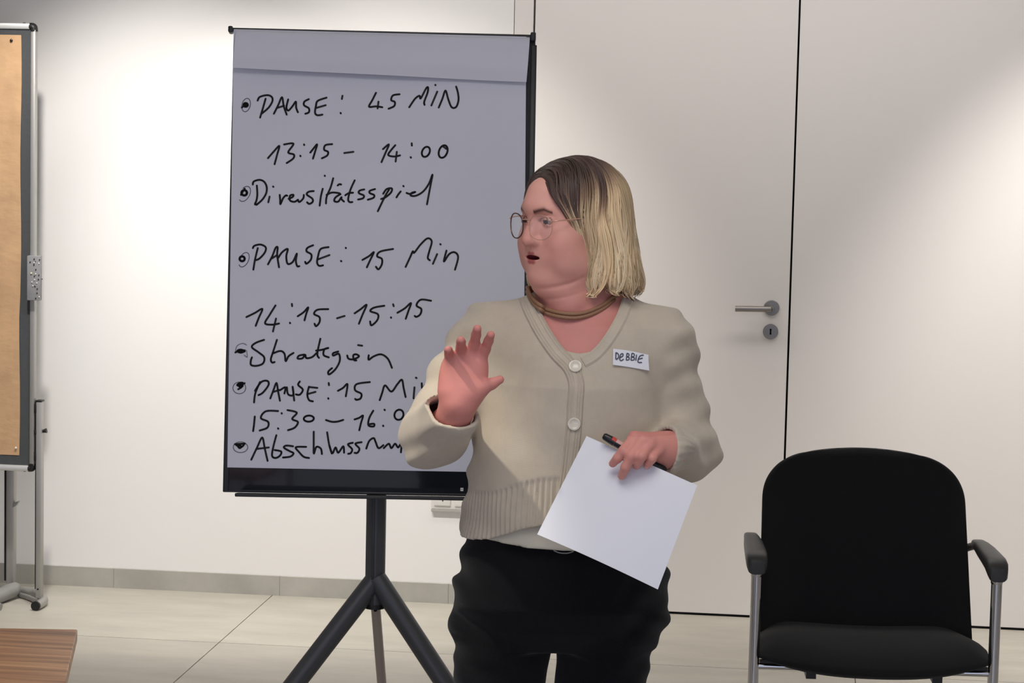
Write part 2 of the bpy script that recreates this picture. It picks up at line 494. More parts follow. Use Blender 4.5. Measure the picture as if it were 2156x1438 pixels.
def pin(px, py, material, Y, r, label, group=None):
    c = atY(px, py, Y)
    g = MB()
    g.lathe(c + np.array([0, r*0.4, 0]), (0, -1, 0), [(-0.006, 0.0006), (0, 0.0007), (0.0002, r*0.75), (r*0.6, r), (r*1.2, r*0.8), (r*1.5, r*0.3)], 12)
    o = g.build('pushpin', material, smooth=True)
    return tag(o, label, 'pin', group)
pin(24, 85, M['black_pin'], PBY - 0.0115, 0.0052, 'black pushpin at the top corner of the brown paper')
pin(33.5, 943, M['white_pin'], PBY - 0.0115, 0.0040, 'white pushpin at the bottom corner of the brown paper')

# pin cushion on the frame edge
c0, c1 = atY(58, 538, PBY - 0.035), atY(84.5, 633, PBY - 0.035)
CY = PBY - 0.042
cu = MB().box((c0[0], CY, c1[2]), (c1[0], PBY - 0.0146, c0[2])).build('pin_cushion', M['cushion'], bevel=0.003)
tag(cu, 'small grey felt pin cushion clipped on the silver board frame', 'pin cushion')
pins = [(72, 545.5,'k'),(63.5,551.5,'k'),(74.5,549,'g'),(72,553,'w'),(71.5,557.5,'k'),(82,554.5,'w'),(83.5,547,'k'),
        (75.5,567.5,'k'),(66,575.5,'y'),(75.3,577,'w'),(72.5,581.5,'k'),(82,579,'k'),(72.7,589.2,'w'),(67,594,'w'),(77.5,596,'w'),
        (69.3,602,'w'),(73.5,603,'k'),(78.5,608,'k'),(78,617,'k'),(75.2,628,'k'),(82.5,625,'w'),(81,588,'k')]
for px, py, kk in pins:
    mm, lab = {'k': (M['black_pin'], 'black-headed pin stuck in the grey pin cushion'), 'w': (M['white_pin'], 'white-headed pin stuck in the grey pin cushion'),
               'g': (M['grey_plastic'], 'grey-headed pin stuck in the grey pin cushion'), 'y': (M['yellow_pin'], 'large pale yellow pin stuck in the grey pin cushion')}[kk]
    grp = {'k': 'black pins in the pin cushion', 'w': 'white pins in the pin cushion'}.get(kk)
    pin(px, py, mm, CY - 0.001, 0.0033 if kk == 'y' else 0.0023, lab, grp)
# a pin stuck into the side of the cushion
sp = atY(86.5, 587.5, CY + 0.012)
g = MB().lathe((c1[0] + 0.0035, CY + 0.012, sp[2]), (1, 0, 0), [(-0.008, 0.0006), (0, 0.0006), (0.0002, 0.0016), (0.002, 0.002), (0.003, 0.001)], 10)
tag(g.build('pushpin', M['black_pin'], smooth=True), 'black pin sticking out sideways from the pin cushion', 'pin')

# second stand behind, of which only the right upright and foot show
QY = -0.20
qx0, qx1 = atY(15, 1100, QY)[0], atY(32.5, 1100, QY)[0]
qp = thing('pinboard_stand', (qx0, QY, 0), 'grey upright of a second pinboard stand behind the brown paper board', 'stand')
qz1 = 0.62
MB().box((qx0, QY - 0.018, 0.035), (qx1, QY + 0.018, qz1 - 0.07)).build('upright', M['alu'], qp, bevel=0.008, seg=3)
MB().box((qx0 + 0.001, QY - 0.017, qz1 - 0.075), (qx1 - 0.001, QY + 0.017, 1.2)).build('inner_tube', M['stand'], qp, bevel=0.006)
MB().box((qx0 - 0.006, QY - 0.012, 0.05), (qx0 + 0.001, QY + 0.014, 1.2)).build('groove_strip', M['black'], qp)
MB().box((qx0 - 1.2, QY - 0.010, 0.60), (qx0 - 0.006, QY + 0.012, 1.95)).build('felt_panel', M['felt'], qp)
MB().box((qx0 - 1.228, QY - 0.018, 0.0), (qx0 - 1.201, QY + 0.018, 1.2)).build('upright', M['alu'], qp, bevel=0.006)
f2 = MB()
w0, w1 = atZ(28, 1241, 0.03), atZ(2, 1286, 0.0)
f2.tube([(w0[0], w0[1] + 0.02, 0.030), (w0[0], w0[1] - 0.02, 0.030), (w0[0] - 0.035, w0[1] - 0.20, 0.022), (w1[0], w1[1], 0.013)], [0.022, 0.027, 0.022, 0.012], 12)
f2.build('foot', M['grey_plastic'], qp, smooth=True)
q = atY(33, 1062, QY)
kb = MB()
kb.grid([[(qx1 - 0.002, QY - 0.02, q[2] + 0.006), (qx1 + 0.008, QY - 0.02, q[2] + 0.012), (qx1 + 0.0165, QY - 0.02, q[2] + 0.014)],
         [(qx1 - 0.002, QY - 0.02, q[2] - 0.006), (qx1 + 0.006, QY - 0.02, q[2] - 0.004), (qx1 + 0.0155, QY - 0.02, q[2] + 0.010)]], (0, 0.02, 0))
kb.build('knob', M['grey_plastic'], qp, bevel=0.001)

# ------------------------------------------------------------------ table at the lower left
TZ = 0.72
A = atZ(163, 1325, TZ); B = atZ(0, 1322.5, TZ); C = atZ(136.5, 1438, TZ)
ex = (A - B); ex[2] = 0; ex /= np.linalg.norm(ex)
ey = np.array([ex[1], -ex[0], 0])          # towards the camera
if ey[1] > 0: ey = -ey
cd_ = (C - A); cd_[2] = 0; ey2 = cd_ / np.linalg.norm(cd_)
LX, LY, TH = 1.4, 0.75, 0.022
tb = thing('table', tuple(A * np.array([1, 1, 0])), 'walnut wood table with its corner at the lower left', 'table')
def tpt(u, v, z): return A + (-ex) * u + ey2 * v + np.array([0, 0, z])
tm = MB()
vs = [tpt(0, 0, 0), tpt(LX, 0, 0), tpt(LX, LY, 0), tpt(0, LY, 0)]
tm.add([v - np.array([0, 0, TH]) for v in vs] + vs, [(3, 2, 1, 0), (4, 5, 6, 7), (0, 1, 5, 4), (1, 2, 6, 5), (2, 3, 7, 6), (3, 0, 4, 7)])
tm.build('tabletop', M['wood'], tb, bevel=0.0015, seg=1, origin=tuple(A))
for u, v in ((0.12, 0.12), (LX - 0.12, 0.12), (LX - 0.12, LY - 0.1), (0.12, LY - 0.1)):
    p = tpt(u, v, 0)
    MB().cyl((p[0], p[1], 0), (p[0], p[1], TZ - TH - 0.03), 0.02, 16).build('leg', M['chrome'], tb, smooth=True)
ap = MB()
for (u0, v0, u1, v1) in ((0.12, 0.12, LX - 0.12, 0.12), (LX - 0.12, 0.12, LX - 0.12, LY - 0.1), (LX - 0.12, LY - 0.1, 0.12, LY - 0.1), (0.12, LY - 0.1, 0.12, 0.12)):
    p, q = tpt(u0, v0, -TH - 0.015), tpt(u1, v1, -TH - 0.015)
    d = (q - p); L = np.linalg.norm(d); d /= L
    ap.obox((p + q)/2, d, np.cross(d, [0, 0, 1]), (0, 0, 1), L/2, 0.012, 0.015)
ap.build('apron', M['stand'], tb)
# ------------------------------------------------------------------ flip chart
BYAW, BTILT = R(8.6), R(8.0)
bu = np.array([math.cos(BYAW), math.sin(BYAW), 0])
bnh = np.array([math.sin(BYAW), -math.cos(BYAW), 0])
bv = np.array([0, 0, 1]) * math.cos(BTILT) - bnh * math.sin(BTILT)
bn = bnh * math.cos(BTILT) + np.array([0, 0, 1]) * math.sin(BTILT)
B0 = atY(469, 1036, -3.03)                      # lower left corner of the board face
def uv(px, py, off=0.0):
    p = on_plane(px, py, B0 + bn * off, bn) - B0
    return float(p @ bu), float(p @ bv)
def bp(u, v, off=0.0): return B0 + bu * u + bv * v + bn * off

BW = uv(1130.5, 90)[0]
BH = uv(483, 59)[1]
post_top = bp(uv(791, 1000)[0], 0.25, -0.035)
pc = atY(791, 1150, -2.93)
fc = thing('flip_chart', (pc[0], pc[1], 0), 'black flip chart board on a dark grey tripod behind the speaker', 'flip chart')
def slab(name, u0, v0, u1, v1, o0, o1, material, parent=fc, bevel=0.002):
    g = MB()
    g.obox(bp((u0+u1)/2, (v0+v1)/2, (o0+o1)/2), bu, bv, bn, (u1-u0)/2, (v1-v0)/2, (o1-o0)/2)
    return g.build(name, material, parent, bevel=bevel)
slab('board_panel', 0.003, 0.003, BW - 0.003, BH - 0.012, -0.018, 0.0, M['board_gloss'])
slab('side_rail', 0, 0, 0.013, BH - 0.012, -0.020, 0.002, M['board'])
slab('side_rail', BW - 0.013, 0, BW, BH - 0.022, -0.020, 0.002, M['board'])
slab('top_rail', 0.004, BH - 0.018, BW - 0.006, BH - 0.006, -0.020, -0.002, M['board'])
slab('bottom_rail', 0.004, 0.0, BW - 0.004, 0.006, -0.020, 0.0015, M['board'])
for px0, py0, px1, py1 in ((481, 55.5, 490.5, 69), (1117, 68.5, 1128, 88)):
    u0, v1 = uv(px0, py0); u1, v0 = uv(px1, py1)
    slab('paper_clamp', u0, v0, u1, v1, -0.022, 0.010, M['plastic'], bevel=0.003)
u0, v1 = uv(489, 57.5); u1, v0 = uv(500, 66)
slab('clamp_bar', u0, v0, BW - 0.012, v1 - 0.001, -0.004, 0.003, M['rubber'])
# pen tray under the board
u0 = uv(495.5, 1040, 0.03)[0]
v1, v0 = uv(700, 1041.5, 0.03)[1], uv(700, 1049, 0.03)[1]
slab('pen_tray', u0, v0, BW - 0.03, v1, -0.015, 0.045, M['rubber'])
# little white emblem on the lower right of the glossy strip
eu, ev = uv(972.5, 1030.5)
em = MB()
em.obox(bp(eu, ev, 0.0004), bu, bv, bn, 0.0032, 0.0036, 0.0004)
em.build('emblem', M['white_pin'], fc)
em = MB()
for k in (-1, 1):
    em.obox(bp(eu + 0.0008*k, ev + 0.0004, 0.0010), bu*0.5 + bv*0.86*k, bv*0.5 - bu*0.86*k, bn, 0.0005, 0.0014, 0.0002)
em.build('emblem_mark', M['stand'], fc)
# post, junction and legs
pz0 = atY(790, 1276, pc[1])[2]
pr = 0.0222
back = -bnh
po = MB()
po.cyl((pc[0], pc[1], pz0), (pc[0], pc[1], 1.02), pr, 28)
po.build('post', M['stand'], fc, smooth=True)
ridge = MB()
ridge.obox((pc[0] - 0.002, pc[1] - pr + 0.001, (pz0 + 0.86) / 2), (1, 0, 0), (0, 1, 0), (0, 0, 1), 0.0032, 0.003, (0.86 - pz0) / 2 - 0.004)
ridge.build('ridge', M['rubber'], fc, bevel=0.001)
MB().cyl((pc[0], pc[1], pz0 - 0.004), (pc[0], pc[1], pz0 + 0.006), pr + 0.0012, 28).build('collar', M['plastic'], fc, smooth=True)
mt_ = MB()
mt_.obox(np.array([pc[0], pc[1], 0.99]) + back*0.03, bu, back, (0, 0, 1), 0.05, 0.03, 0.09)
mt_.build('mount', M['stand'], fc, bevel=0.004)
Lt = atY(776, 1238, pc[1] - 0.01); Rt = atY(806, 1238, pc[1] - 0.01)
Lf = atZ(270, 1895, 0.01); Rf = atZ(1236, 1895, 0.01)
for a_, b_ in ((Lt, Lf), (Rt, Rf)):
    g = MB()
    d = (b_ - a_) / np.linalg.norm(b_ - a_)
    g.tube([a_ - d*0.025, a_, a_ + (b_-a_)*0.5, b_], [0.0225, 0.0228, 0.0225, 0.021], 20)
    lg = g.build('leg', M['stand'], fc, smooth=True)
    MB().cyl(b_ - d*0.03, b_ + d*0.004, 0.0225, 18).build('foot_cap', M['plastic'], lg, smooth=True)
rr0 = np.array([pc[0] + 0.001, pc[1], pz0 + 0.01]); rr1 = np.array([pc[0] + 0.004, pc[1] + 0.28, 0.012])
rg = MB().tube([rr0, rr1], 0.0108, 18).build('leg', M['stand_rod'], fc, smooth=True)
rg['label'] = 'thin light grey rear leg'
MB().cyl(rr1 + (rr0 - rr1)*0.06, rr1 - (rr0 - rr1)*0.008, 0.0125, 16).build('foot_cap', M['plastic'], rg, smooth=True)
q = atY(790.5, 1284, pc[1] - 0.012)
MB().cyl(q + np.array([0, 0.004, 0]), q + np.array([0, -0.002, 0]), 0.0042, 14).build('lock_button', M['black'], rg)

# paper pad: front sheet, folded-over sheet, handwriting
pad = thing('paper_pad', tuple(bp(BW/2, 0.05, 0.003)), 'large white paper pad with handwritten agenda clamped on the flip chart board', 'paper pad')
TL, TR, BL, BR = uv(492.5, 62), uv(1108, 78), uv(479, 984), uv(1101, 995.5)
rows = []
for i in range(25):
    t = i / 24
    l = (TL[0]*(1-t) + BL[0]*t, TL[1]*(1-t) + BL[1]*t)
    r_ = (TR[0]*(1-t) + BR[0]*t, TR[1]*(1-t) + BR[1]*t)
    rows.append([bp(l[0]*(1-s/16) + r_[0]*s/16, l[1]*(1-s/16) + r_[1]*s/16, 0.004) for s in range(17)])
fs = MB().grid(rows, -bn * 0.0035).build('front_sheet', M['paper'], pad, smooth=True)
# folded-over sheets: up over the top edge and down the front as a short flap
FL, FR, FbL, FbR = uv(499, 57), uv(1116, 72), uv(493.2, 147), uv(1107.5, 176)
rows = []
NF = 22
for i in range(NF):
    t = i / (NF - 1)
    off = 0.006 + 0.024 * math.sin(min(t / 0.75, 1) * math.pi / 2) - 0.006 * max(0, t - 0.75) * 4
    if t < 0.12: off = 0.006 - 0.03 * (1 - t / 0.12) ** 2 + 0.004
    row = []
    for s in range(19):
        f = s / 18
        u_ = (FL[0]*(1-t) + FbL[0]*t)*(1-f) + (FR[0]*(1-t) + FbR[0]*t)*f
        v_ = (FL[1]*(1-t) + FbL[1]*t)*(1-f) + (FR[1]*(1-t) + FbR[1]*t)*f
        wob = 0.004*math.sin(f*5.0 + 0.6)*t + 0.0025*math.sin(f*11 + 2)*t
        o = off + wob
        # keep the outline as seen although the flap stands proud of the board
        p = bp(u_, v_, 0)
        q = CAM_POS + (p - CAM_POS) * (1 - o / np.dot(CAM_POS - p, bn)) if False else p + bn * o
        row.append(q)
    rows.append(row)
MB().grid(rows, -bn * 0.0008).build('folded_sheet', M['paper'], pad, smooth=True)

# ---- handwriting: strokes on the front sheet, traced in the sheet's own plane
def ribbon(g, pts, hw, off):
    """flat marker stroke with round ends"""
    P = [np.array(p) for p in pts]
    k = len(P)
    for i in range(k):
        base = P[i]
        g.add([bp(base[0] + hw*math.cos(a*math.pi/4), base[1] + hw*math.sin(a*math.pi/4), off) for a in range(8)], [tuple(range(8))])
    for i in range(k - 1):
        d = P[i+1] - P[i]
        L = np.hypot(*d)
        if L < 1e-6: continue
        nn = np.array([-d[1], d[0]]) / L * hw
        g.add([bp(*(P[i]-nn), off), bp(*(P[i+1]-nn), off), bp(*(P[i+1]+nn), off), bp(*(P[i]+nn), off)], [(0, 1, 2, 3)])

RG = {'A': (470, 40, 0.31076), 'B': (470, 360, 0.24583), 'C': (470, 600, 0.24583), 'D': (470, 770, 0.24583)}
def ell(cx, cy, rx, ry, rot=0.0, a0=0, a1=390, n=14):
    o = []
    for i in range(n + 1):
        a = math.radians(a0 + (a1 - a0) * i / n)
        x, y = rx*math.cos(a), ry*math.sin(a)
        o.append((cx + x*math.cos(rot) - y*math.sin(rot), cy + x*math.sin(rot) + y*math.cos(rot)))
    return o
LINES = [
 ('A', [ell(152,582,15,13), ell(154,582,6,6), [(126,600),(138,588)],
   [(233,553),(248,528),(300,516),(330,530),(332,560),(306,602),(262,640)], [(287,540),(270,600),(250,668)],
   [(343,642),(372,585),(398,530),(410,590),(430,648)], [(366,602),(412,588)],
   [(440,545),(428,600),(442,620),(470,590),(492,560),(494,600),(506,632)],
   [(580,543),(550,560),(548,585),(580,605),(580,632),(556,642)], [(700,533),(640,555),(628,590),(622,635),(638,652),(672,648)], [(632,602),(694,584)],
   [(808,520),(804,542)], [(795,636),(797,640)],
   [(1035,500),(1010,550),(988,594),(1035,592),(1078,598)], [(1052,560),(1046,606)], [(1195,510),(1150,518),(1138,550),(1162,562),(1158,590),(1120,608)],
   [(1260,598),(1300,540),(1330,520),(1338,538),(1375,470),(1388,465),(1384,500),(1362,560),(1364,582)], [(1437,446),(1438,449)], [(1450,492),(1410,586)],
   [(1460,600),(1485,540),(1506,485),(1525,545),(1548,598),(1578,596),(1594,550),(1590,500),(1578,458)]]),
 ('A', [[(303,943),(345,895),(380,860),(365,920),(348,984)], [(412,850),(476,845),(440,903),(478,918),(474,945),(430,976)],
   [(547,850),(549,854)], [(522,926),(524,930)], [(590,905),(616,872),(636,850),(622,900),(608,946)], [(738,848),(692,855),(684,886),(710,900),(704,925),(668,944)],
   [(820,908),(882,900)], [(1082,882),(1122,850),(1100,905),(1072,970)], [(1166,855),(1136,890),(1118,922),(1160,932),(1198,924)], [(1176,900),(1168,966)],
   [(1277,842),(1278,858)], [(1270,936),(1272,940)], ell(1373,900,25,36,0.45), ell(1490,898,28,44,0.35), [(1488,862),(1512,880)]]),
 ('B', [ell(180,187,21,21), ell(180,187,25,24), [(152,205),(165,180),(184,152)],
   [(253,116),(262,90),(310,76),(350,92),(372,135),(368,190),(335,245),(285,290)], [(288,125),(292,200),(285,250),(272,286),(298,280)],
   [(397,220),(386,268)], [(427,133),(430,136)],
   [(484,205),(488,250),(490,284),(512,235),(535,210),(548,212)], [(560,238),(595,222),(600,204),(572,212),(572,252),(610,264),(640,246)],
   [(640,246),(652,266),(685,235),(690,205)], [(775,172),(732,178),(716,202),(762,236),(766,264),(738,282),(718,268)],
   [(852,152),(836,220),(826,297)], [(869,40),(871,43)], [(942,62),(920,140),(886,220),(880,278)], [(885,205),(930,185),(990,190),(1004,200)],
   [(1000,200),(960,228),(952,258),(985,262),(1012,225),(1012,240),(1034,262)], [(980,124),(995,113),(1010,116)],
   [(1126,80),(1090,160),(1070,240),(1082,266),(1106,266)], [(1045,208),(1075,190),(1112,186)],
   [(1208,158),(1168,168),(1162,190),(1204,210),(1196,234),(1155,244)], [(1300,155),(1256,170),(1256,190),(1292,206),(1286,230),(1238,246)],
   [(1420,160),(1392,205),(1350,290),(1324,345)], [(1370,195),(1400,155),(1444,150),(1436,185),(1390,225),(1352,240)],
   [(1520,175),(1500,200),(1484,226)], [(1542,128),(1545,132)],
   [(1570,188),(1600,196),(1645,180),(1614,188),(1606,210),(1650,212),(1712,176),(1762,108),(1792,32),(1772,140),(1745,286)]]),
 ('B', [ell(162,752,20,19), ell(162,752,23,22),
   [(254,660),(268,640),(320,630),(364,654),(355,700),(310,750),(278,764)], [(296,660),(272,760),(258,845)],
   [(383,800),(420,730),(448,660),(466,655),(462,720),(478,825)], [(418,748),(462,720)],
   [(470,745),(505,695),(552,668),(540,730),(552,795),(596,778),(630,708),(622,770),(634,815),(652,815)],
   [(770,636),(722,658),(714,688),(754,715),(750,760),(714,794),(702,778)], [(902,652),(835,668),(812,730),(804,785),(822,812),(855,808)], [(814,756),(910,720)],
   [(1049,658),(1051,661)], [(1008,770),(1012,774)],
   [(1192,762),(1250,728),(1290,695),(1260,760),(1230,825)], [(1455,668),(1345,690),(1318,730),(1358,752),(1358,800),(1330,842),(1308,820)],
   [(1562,822),(1600,740),(1624,688),(1636,700),(1690,630),(1750,577),(1786,604),(1764,690),(1752,745),(1770,765)],
   [(1832,712),(1796,795)], [(1859,626),(1862,630)], [(1912,682),(1890,775),(1935,712),(1982,696),(2012,738),(1985,845)]]),
 ('C', [[(198,275),(270,240),(335,205),(305,280),(278,350)], [(448,175),(395,260),(358,328),(420,340),(478,330)], [(452,288),(426,398)],
   [(588,162),(590,182)], [(571,323),(573,328)], [(638,268),(690,232),(728,192),(710,250),(696,303)], [(900,207),(808,212),(778,248),(824,275),(824,320),(796,353),(782,332)],
   [(975,285),(1040,265)], [(1125,243),(1180,205),(1228,170),(1195,250),(1162,332)], [(1380,178),(1292,194),(1260,224),(1324,250),(1320,300),(1270,346),(1258,312)],
   [(1455,165),(1460,182)], [(1436,277),(1438,281)], [(1492,238),(1555,200),(1608,155),(1585,225),(1563,290)], [(1780,135),(1692,126),(1655,175),(1696,205),(1688,250),(1656,273),(1640,265)]]),
 ('C', [[(110,572),(150,562),(185,560)], [(120,566),(150,580),(185,568)], ell(148,566,26,12), ell(140,566,20,8), [(104,578),(124,566)],
   [(350,470),(278,496),(245,532),(300,575),(350,618),(342,670),(290,692),(240,686),(236,650),(246,620)],
   [(460,470),(428,570),(408,635),(418,664),(440,660)], [(428,585),(490,565),(525,590),(535,652),(560,610),(602,582)],
   [(694,596),(648,606),(638,630),(678,628),(702,598),(712,626),(760,618),(800,582)],
   [(832,460),(812,550),(806,600),(820,624)], [(795,562),(840,556),(900,540),(866,552),(860,600),(904,620)],
   [(985,570),(942,584),(944,605),(990,590),(998,650),(962,720),(908,766),(900,742),(932,712)],
   [(1062,604),(1074,632),(1118,636),(1162,612),(1140,594),(1114,602),(1120,642),(1140,646)], [(1155,515),(1190,520)],
   [(1246,602),(1246,640),(1288,612),(1352,594),(1410,632),(1445,710)]]),
 ('D', [ell(145,158,26,10,-0.35), ell(150,170,16,12), ell(148,180,8,8), [(160,160),(184,150)], [(128,202),(148,190)],
   [(272,215),(325,140),(378,130),(388,165),(340,230),(302,252)], [(315,140),(275,235),(264,315)],
   [(403,280),(430,210),(456,148),(470,220),(486,300)], [(426,225),(480,208)],
   [(486,210),(532,185),(524,238)], [(545,185),(556,245),(600,250),(594,180),(608,298)],
   [(656,135),(642,165),(682,205),(655,248),(622,245)], [(734,180),(720,245),(735,294),(768,305)], [(734,182),(806,190)], [(724,242),(790,224)],
   [(903,148),(906,166)], [(899,278),(901,283)], [(982,215),(1026,190),(1064,158),(1050,262)], [(1256,140),(1142,158),(1130,210),(1182,240),(1176,280),(1142,292),(1130,284)],
   [(1340,295),(1362,230),(1386,168),(1440,222),(1490,160),(1530,120),(1545,190),(1562,268)], [(1638,185),(1630,280)], [(1650,102),(1656,106)],
   [(1700,150),(1706,196),(1735,160),(1752,150),(1750,180),(1762,200)]]),
 ('D', [[(270,435),(264,500),(256,560)], [(470,388),(365,390),(322,448),(384,480),(378,530),(312,555)], [(500,406),(502,410)], [(469,536),(472,540)],
   [(550,380),(630,402),(590,455),(640,482),(612,530),(555,552)], ell(733,453,43,26,-0.05), [(880,465),(930,480),(980,478),(1028,464)],
   [(1125,460),(1165,446),(1197,428),(1180,490),(1165,553)], [(1285,385),(1250,450),(1244,510),(1288,520),(1292,498),(1256,500)],
   [(1381,376),(1384,381)], [(1369,513),(1371,517)], ell(1505,420,38,44,0.35), ell(1620,416,36,42,0.3)]),
 ('D', [[(100,672),(140,670),(185,667)], [(110,678),(126,690),(135,700)], [(180,670),(168,688),(152,698)], ell(142,694,11,11),
   [(240,805),(290,700),(334,615),(356,710),(380,815)], [(288,712),(390,700)],
   [(455,595),(430,690),(418,770),(448,790),(486,770),(496,735),(440,722)],
   [(598,690),(540,684),(520,702),(570,732),(602,750),(575,778),(512,786)], [(710,695),(622,698),(650,740),(690,780),(735,790)],
   [(775,565),(775,660),(776,752),(798,695),(836,710),(845,756)], [(890,570),(908,680),(930,752)],
   [(912,690),(935,750),(962,700),(985,745),(1028,690),(1035,745)], [(1110,660),(1068,674),(1104,715),(1092,748),(1070,754)],
   [(1185,655),(1132,668),(1166,710),(1150,745),(1125,746)], [(1225,710),(1250,645),(1288,620),(1304,650),(1330,706),(1372,680)],
   [(1375,706),(1418,668),(1440,706),(1472,668),(1498,700),(1526,664),(1522,742)], [(1545,680),(1558,704),(1576,712)]]),
]
RINGS = [('A', ell(155,583,28,46,0.25)), ('B', ell(184,196,42,70,0.5,-150,110)), ('B', ell(178,760,38,66,0.45,-160,120)),
         ('C', [(105,560),(120,520),(165,500),(200,515)]), ('C', [(200,560),(205,618),(180,600)]), ('D', ell(138,190,55,50,0,0,370)), ('D', ell(148,698,62,46,0,-30,330))]
for rg_, strokes in LINES:
    ox, oy, sc = RG[rg_]
    g = MB()
    for st in strokes:
        pts = [uv(ox + x*sc, oy + y*sc, 0.0045) for (x, y) in catmull(st, 5)]
        ribbon(g, pts, 0.0022, 0.00462)
    g.build('handwriting', M['ink'], fs)['kind'] = 'stuff'
g = MB()
for rg_, st in RINGS:
    ox, oy, sc = RG[rg_]
    ribbon(g, [uv(ox + x*sc, oy + y*sc, 0.0045) for (x, y) in catmull(st, 3)], 0.0010, 0.0044)
g.build('pencil_rings', M['smudge'], fs)['kind'] = 'stuff'

# ------------------------------------------------------------------ chair
CA = R(4.0)
CC = np.array([0.192, -2.26, 0.0])
cx_, cy_ = np.array([math.cos(CA), math.sin(CA), 0]), np.array([-math.sin(CA), math.cos(CA), 0])
def cp(x, y, z): return CC + cx_*x + cy_*y + np.array([0, 0, z])
ch = thing('conference_chair', tuple(CC), 'black upholstered armchair with chrome tube frame beside the speaker', 'chair')
def ss(t): t = max(0.0, min(1.0, t)); return t*t*(3-2*t)
# backrest: one padded shell, wide, rounded top, wings that come forward lower down
def shell(name, outline, front, thick, nx, nz, material, parent):
    """outline(t)->half width, front(x in -1..1, t)->(x,y,z) front face; closed padded sheet"""
    fr_, bk = [], []
    for i in range(nz + 1):
        t = 1 - (1 - i / nz)**1.7
        rf, rb = [], []
        for j in range(nx + 1):
            s = -1 + 2*j/nx
            p = np.array(front(s, t)); th = thick(s, t)
            rf.append(cp(*p)); rb.append(cp(p[0]*0.985, p[1] + th, p[2]))
        fr_.append(rf); bk.append(rb)
    nr, nc = nz + 1, nx + 1
    vs = [p for r in fr_ for p in r] + [p for r in bk for p in r]
    N = nr*nc
    fs_ = [(i*nc+j, i*nc+j+1, (i+1)*nc+j+1, (i+1)*nc+j) for i in range(nz) for j in range(nx)]
    fs_ += [(N+i*nc+j, N+(i+1)*nc+j, N+(i+1)*nc+j+1, N+i*nc+j+1) for i in range(nz) for j in range(nx)]
    rim = [j for j in range(nc)] + [i*nc+nc-1 for i in range(1, nr)] + [(nr-1)*nc+j for j in range(nc-2, -1, -1)] + [i*nc for i in range(nr-2, 0, -1)]
    fs_ += [(rim[i], rim[i]+N, rim[(i+1) % len(rim)]+N, rim[(i+1) % len(rim)]) for i in range(len(rim))]
    g = MB().add(vs, fs_)
    o = g.build(name, material, parent, smooth=True)
    for p in o.data.polygons: p.use_smooth = True
    try: o.data.attributes.remove(o.data.attributes['sharp_edge'])
    except Exception: pass
    return o
ZB0, ZB1 = 0.415, 0.868
def half_w(t):      # half width of the backrest by height 0..1
    w_ = 0.2635 - 0.0085*t
    e = 0.27
    if t > 1 - e:
        k = (t - (1 - e)) / e
        w_ -= 0.125*(1 - math.sqrt(max(0.0, 1 - k**2.3)))
    return w_
def zb(s, t):
    z = ZB0 + (ZB1 - ZB0) * t
    return z - 0.012 * abs(s)**2 * ss((t - 0.4)/0.6)
def back_front(s, t):
    hw = half_w(t)
    x = hw * s
    y = 0.205 + 0.075*t - 0.02*(1-t)
    wing = (0.135 * (1 - t)**1.2 + 0.012) * max(0, (abs(s) - 0.52) / 0.48)**1.6
    y -= wing * (1 if s > 0 else 0.9)
    y += 0.012 * (1 - s*s) * ss((1-t)*2)
    # soften the rim
    e = max(0, (abs(s) - 0.93) / 0.07)
    y += 0.010 * e*e + 0.012 * max(0, (t - 0.95) / 0.05)**2
    return (x, y, zb(s, t))
def back_th(s, t):
    e = max(0, (abs(s) - 0.8) / 0.2)
    return 0.042 - 0.022*e*e - 0.022*max(0, (t - 0.88)/0.12)**2
shell('backrest', None, back_front, back_th, 64, 72, M['fabric'], ch)
# seat: cushion with rounded sides, saddle and waterfall front edge
def seat_pt(s, t, top):
    # t 0 back .. 1 front
    y = 0.215 - 0.475 * t
    hwid = 0.246 + 0.036 * ss(t * 1.4)
    fr_ = 1 - abs(s)**3.2 * 0.24 * ss((t - 0.35)/0.65)
    y = 0.215 - 0.475 * t * fr_
    x = hwid * s
    z = 0.452 + 0.022*ss(t*1.4) - 0.018*(1 - s*s) * (1 - t*0.6)
    z -= 0.030 * max(0, (t - 0.55)/0.45)**2.2
    z -= 0.022 * abs(s)**5 
    if not top:
        z = 0.405 - 0.030 * ss((t - 0.3)/0.7) * (1 - 0.65*s*s) + 0.012 * abs(s)**3
    return np.array([x, y, z])
nx, ny = 40, 36
vs, fs_ = [], []
for top in (True, False):
    for i in range(ny + 1):
        for j in range(nx + 1):
            s, t = -1 + 2*j/nx, i/ny
            p = seat_pt(s, t, True); q = seat_pt(s, t, False)
            e = max(abs(s)**14, t**14, (1-t)**14)
            mid = (p[2] + q[2]) / 2
            z = (p[2] if top else q[2]) * (1 - e) + mid * e
            vs.append(cp(p[0], p[1], z))
nc = nx + 1; N = (ny+1)*nc
fs_ += [(i*nc+j, i*nc+j+1, (i+1)*nc+j+1, (i+1)*nc+j) for i in range(ny) for j in range(nx)]
fs_ += [(N+i*nc+j, N+(i+1)*nc+j, N+(i+1)*nc+j+1, N+i*nc+j+1) for i in range(ny) for j in range(nx)]
rim = [j for j in range(nc)] + [i*nc+nc-1 for i in range(1, ny+1)] + [ny*nc+j for j in range(nc-2, -1, -1)] + [i*nc for i in range(ny-1, 0, -1)]
fs_ += [(rim[i], rim[i]+N, rim[(i+1) % len(rim)]+N, rim[(i+1) % len(rim)]) for i in range(len(rim))]
so = MB().add(vs, fs_).build('seat', M['fabric'], ch, smooth=True)
for p in so.data.polygons: p.use_smooth = True
try: so.data.attributes.remove(so.data.attributes['sharp_edge'])
except Exception: pass
sub = so.modifiers.new('weld', 'WELD'); sub.merge_threshold = 0.0004
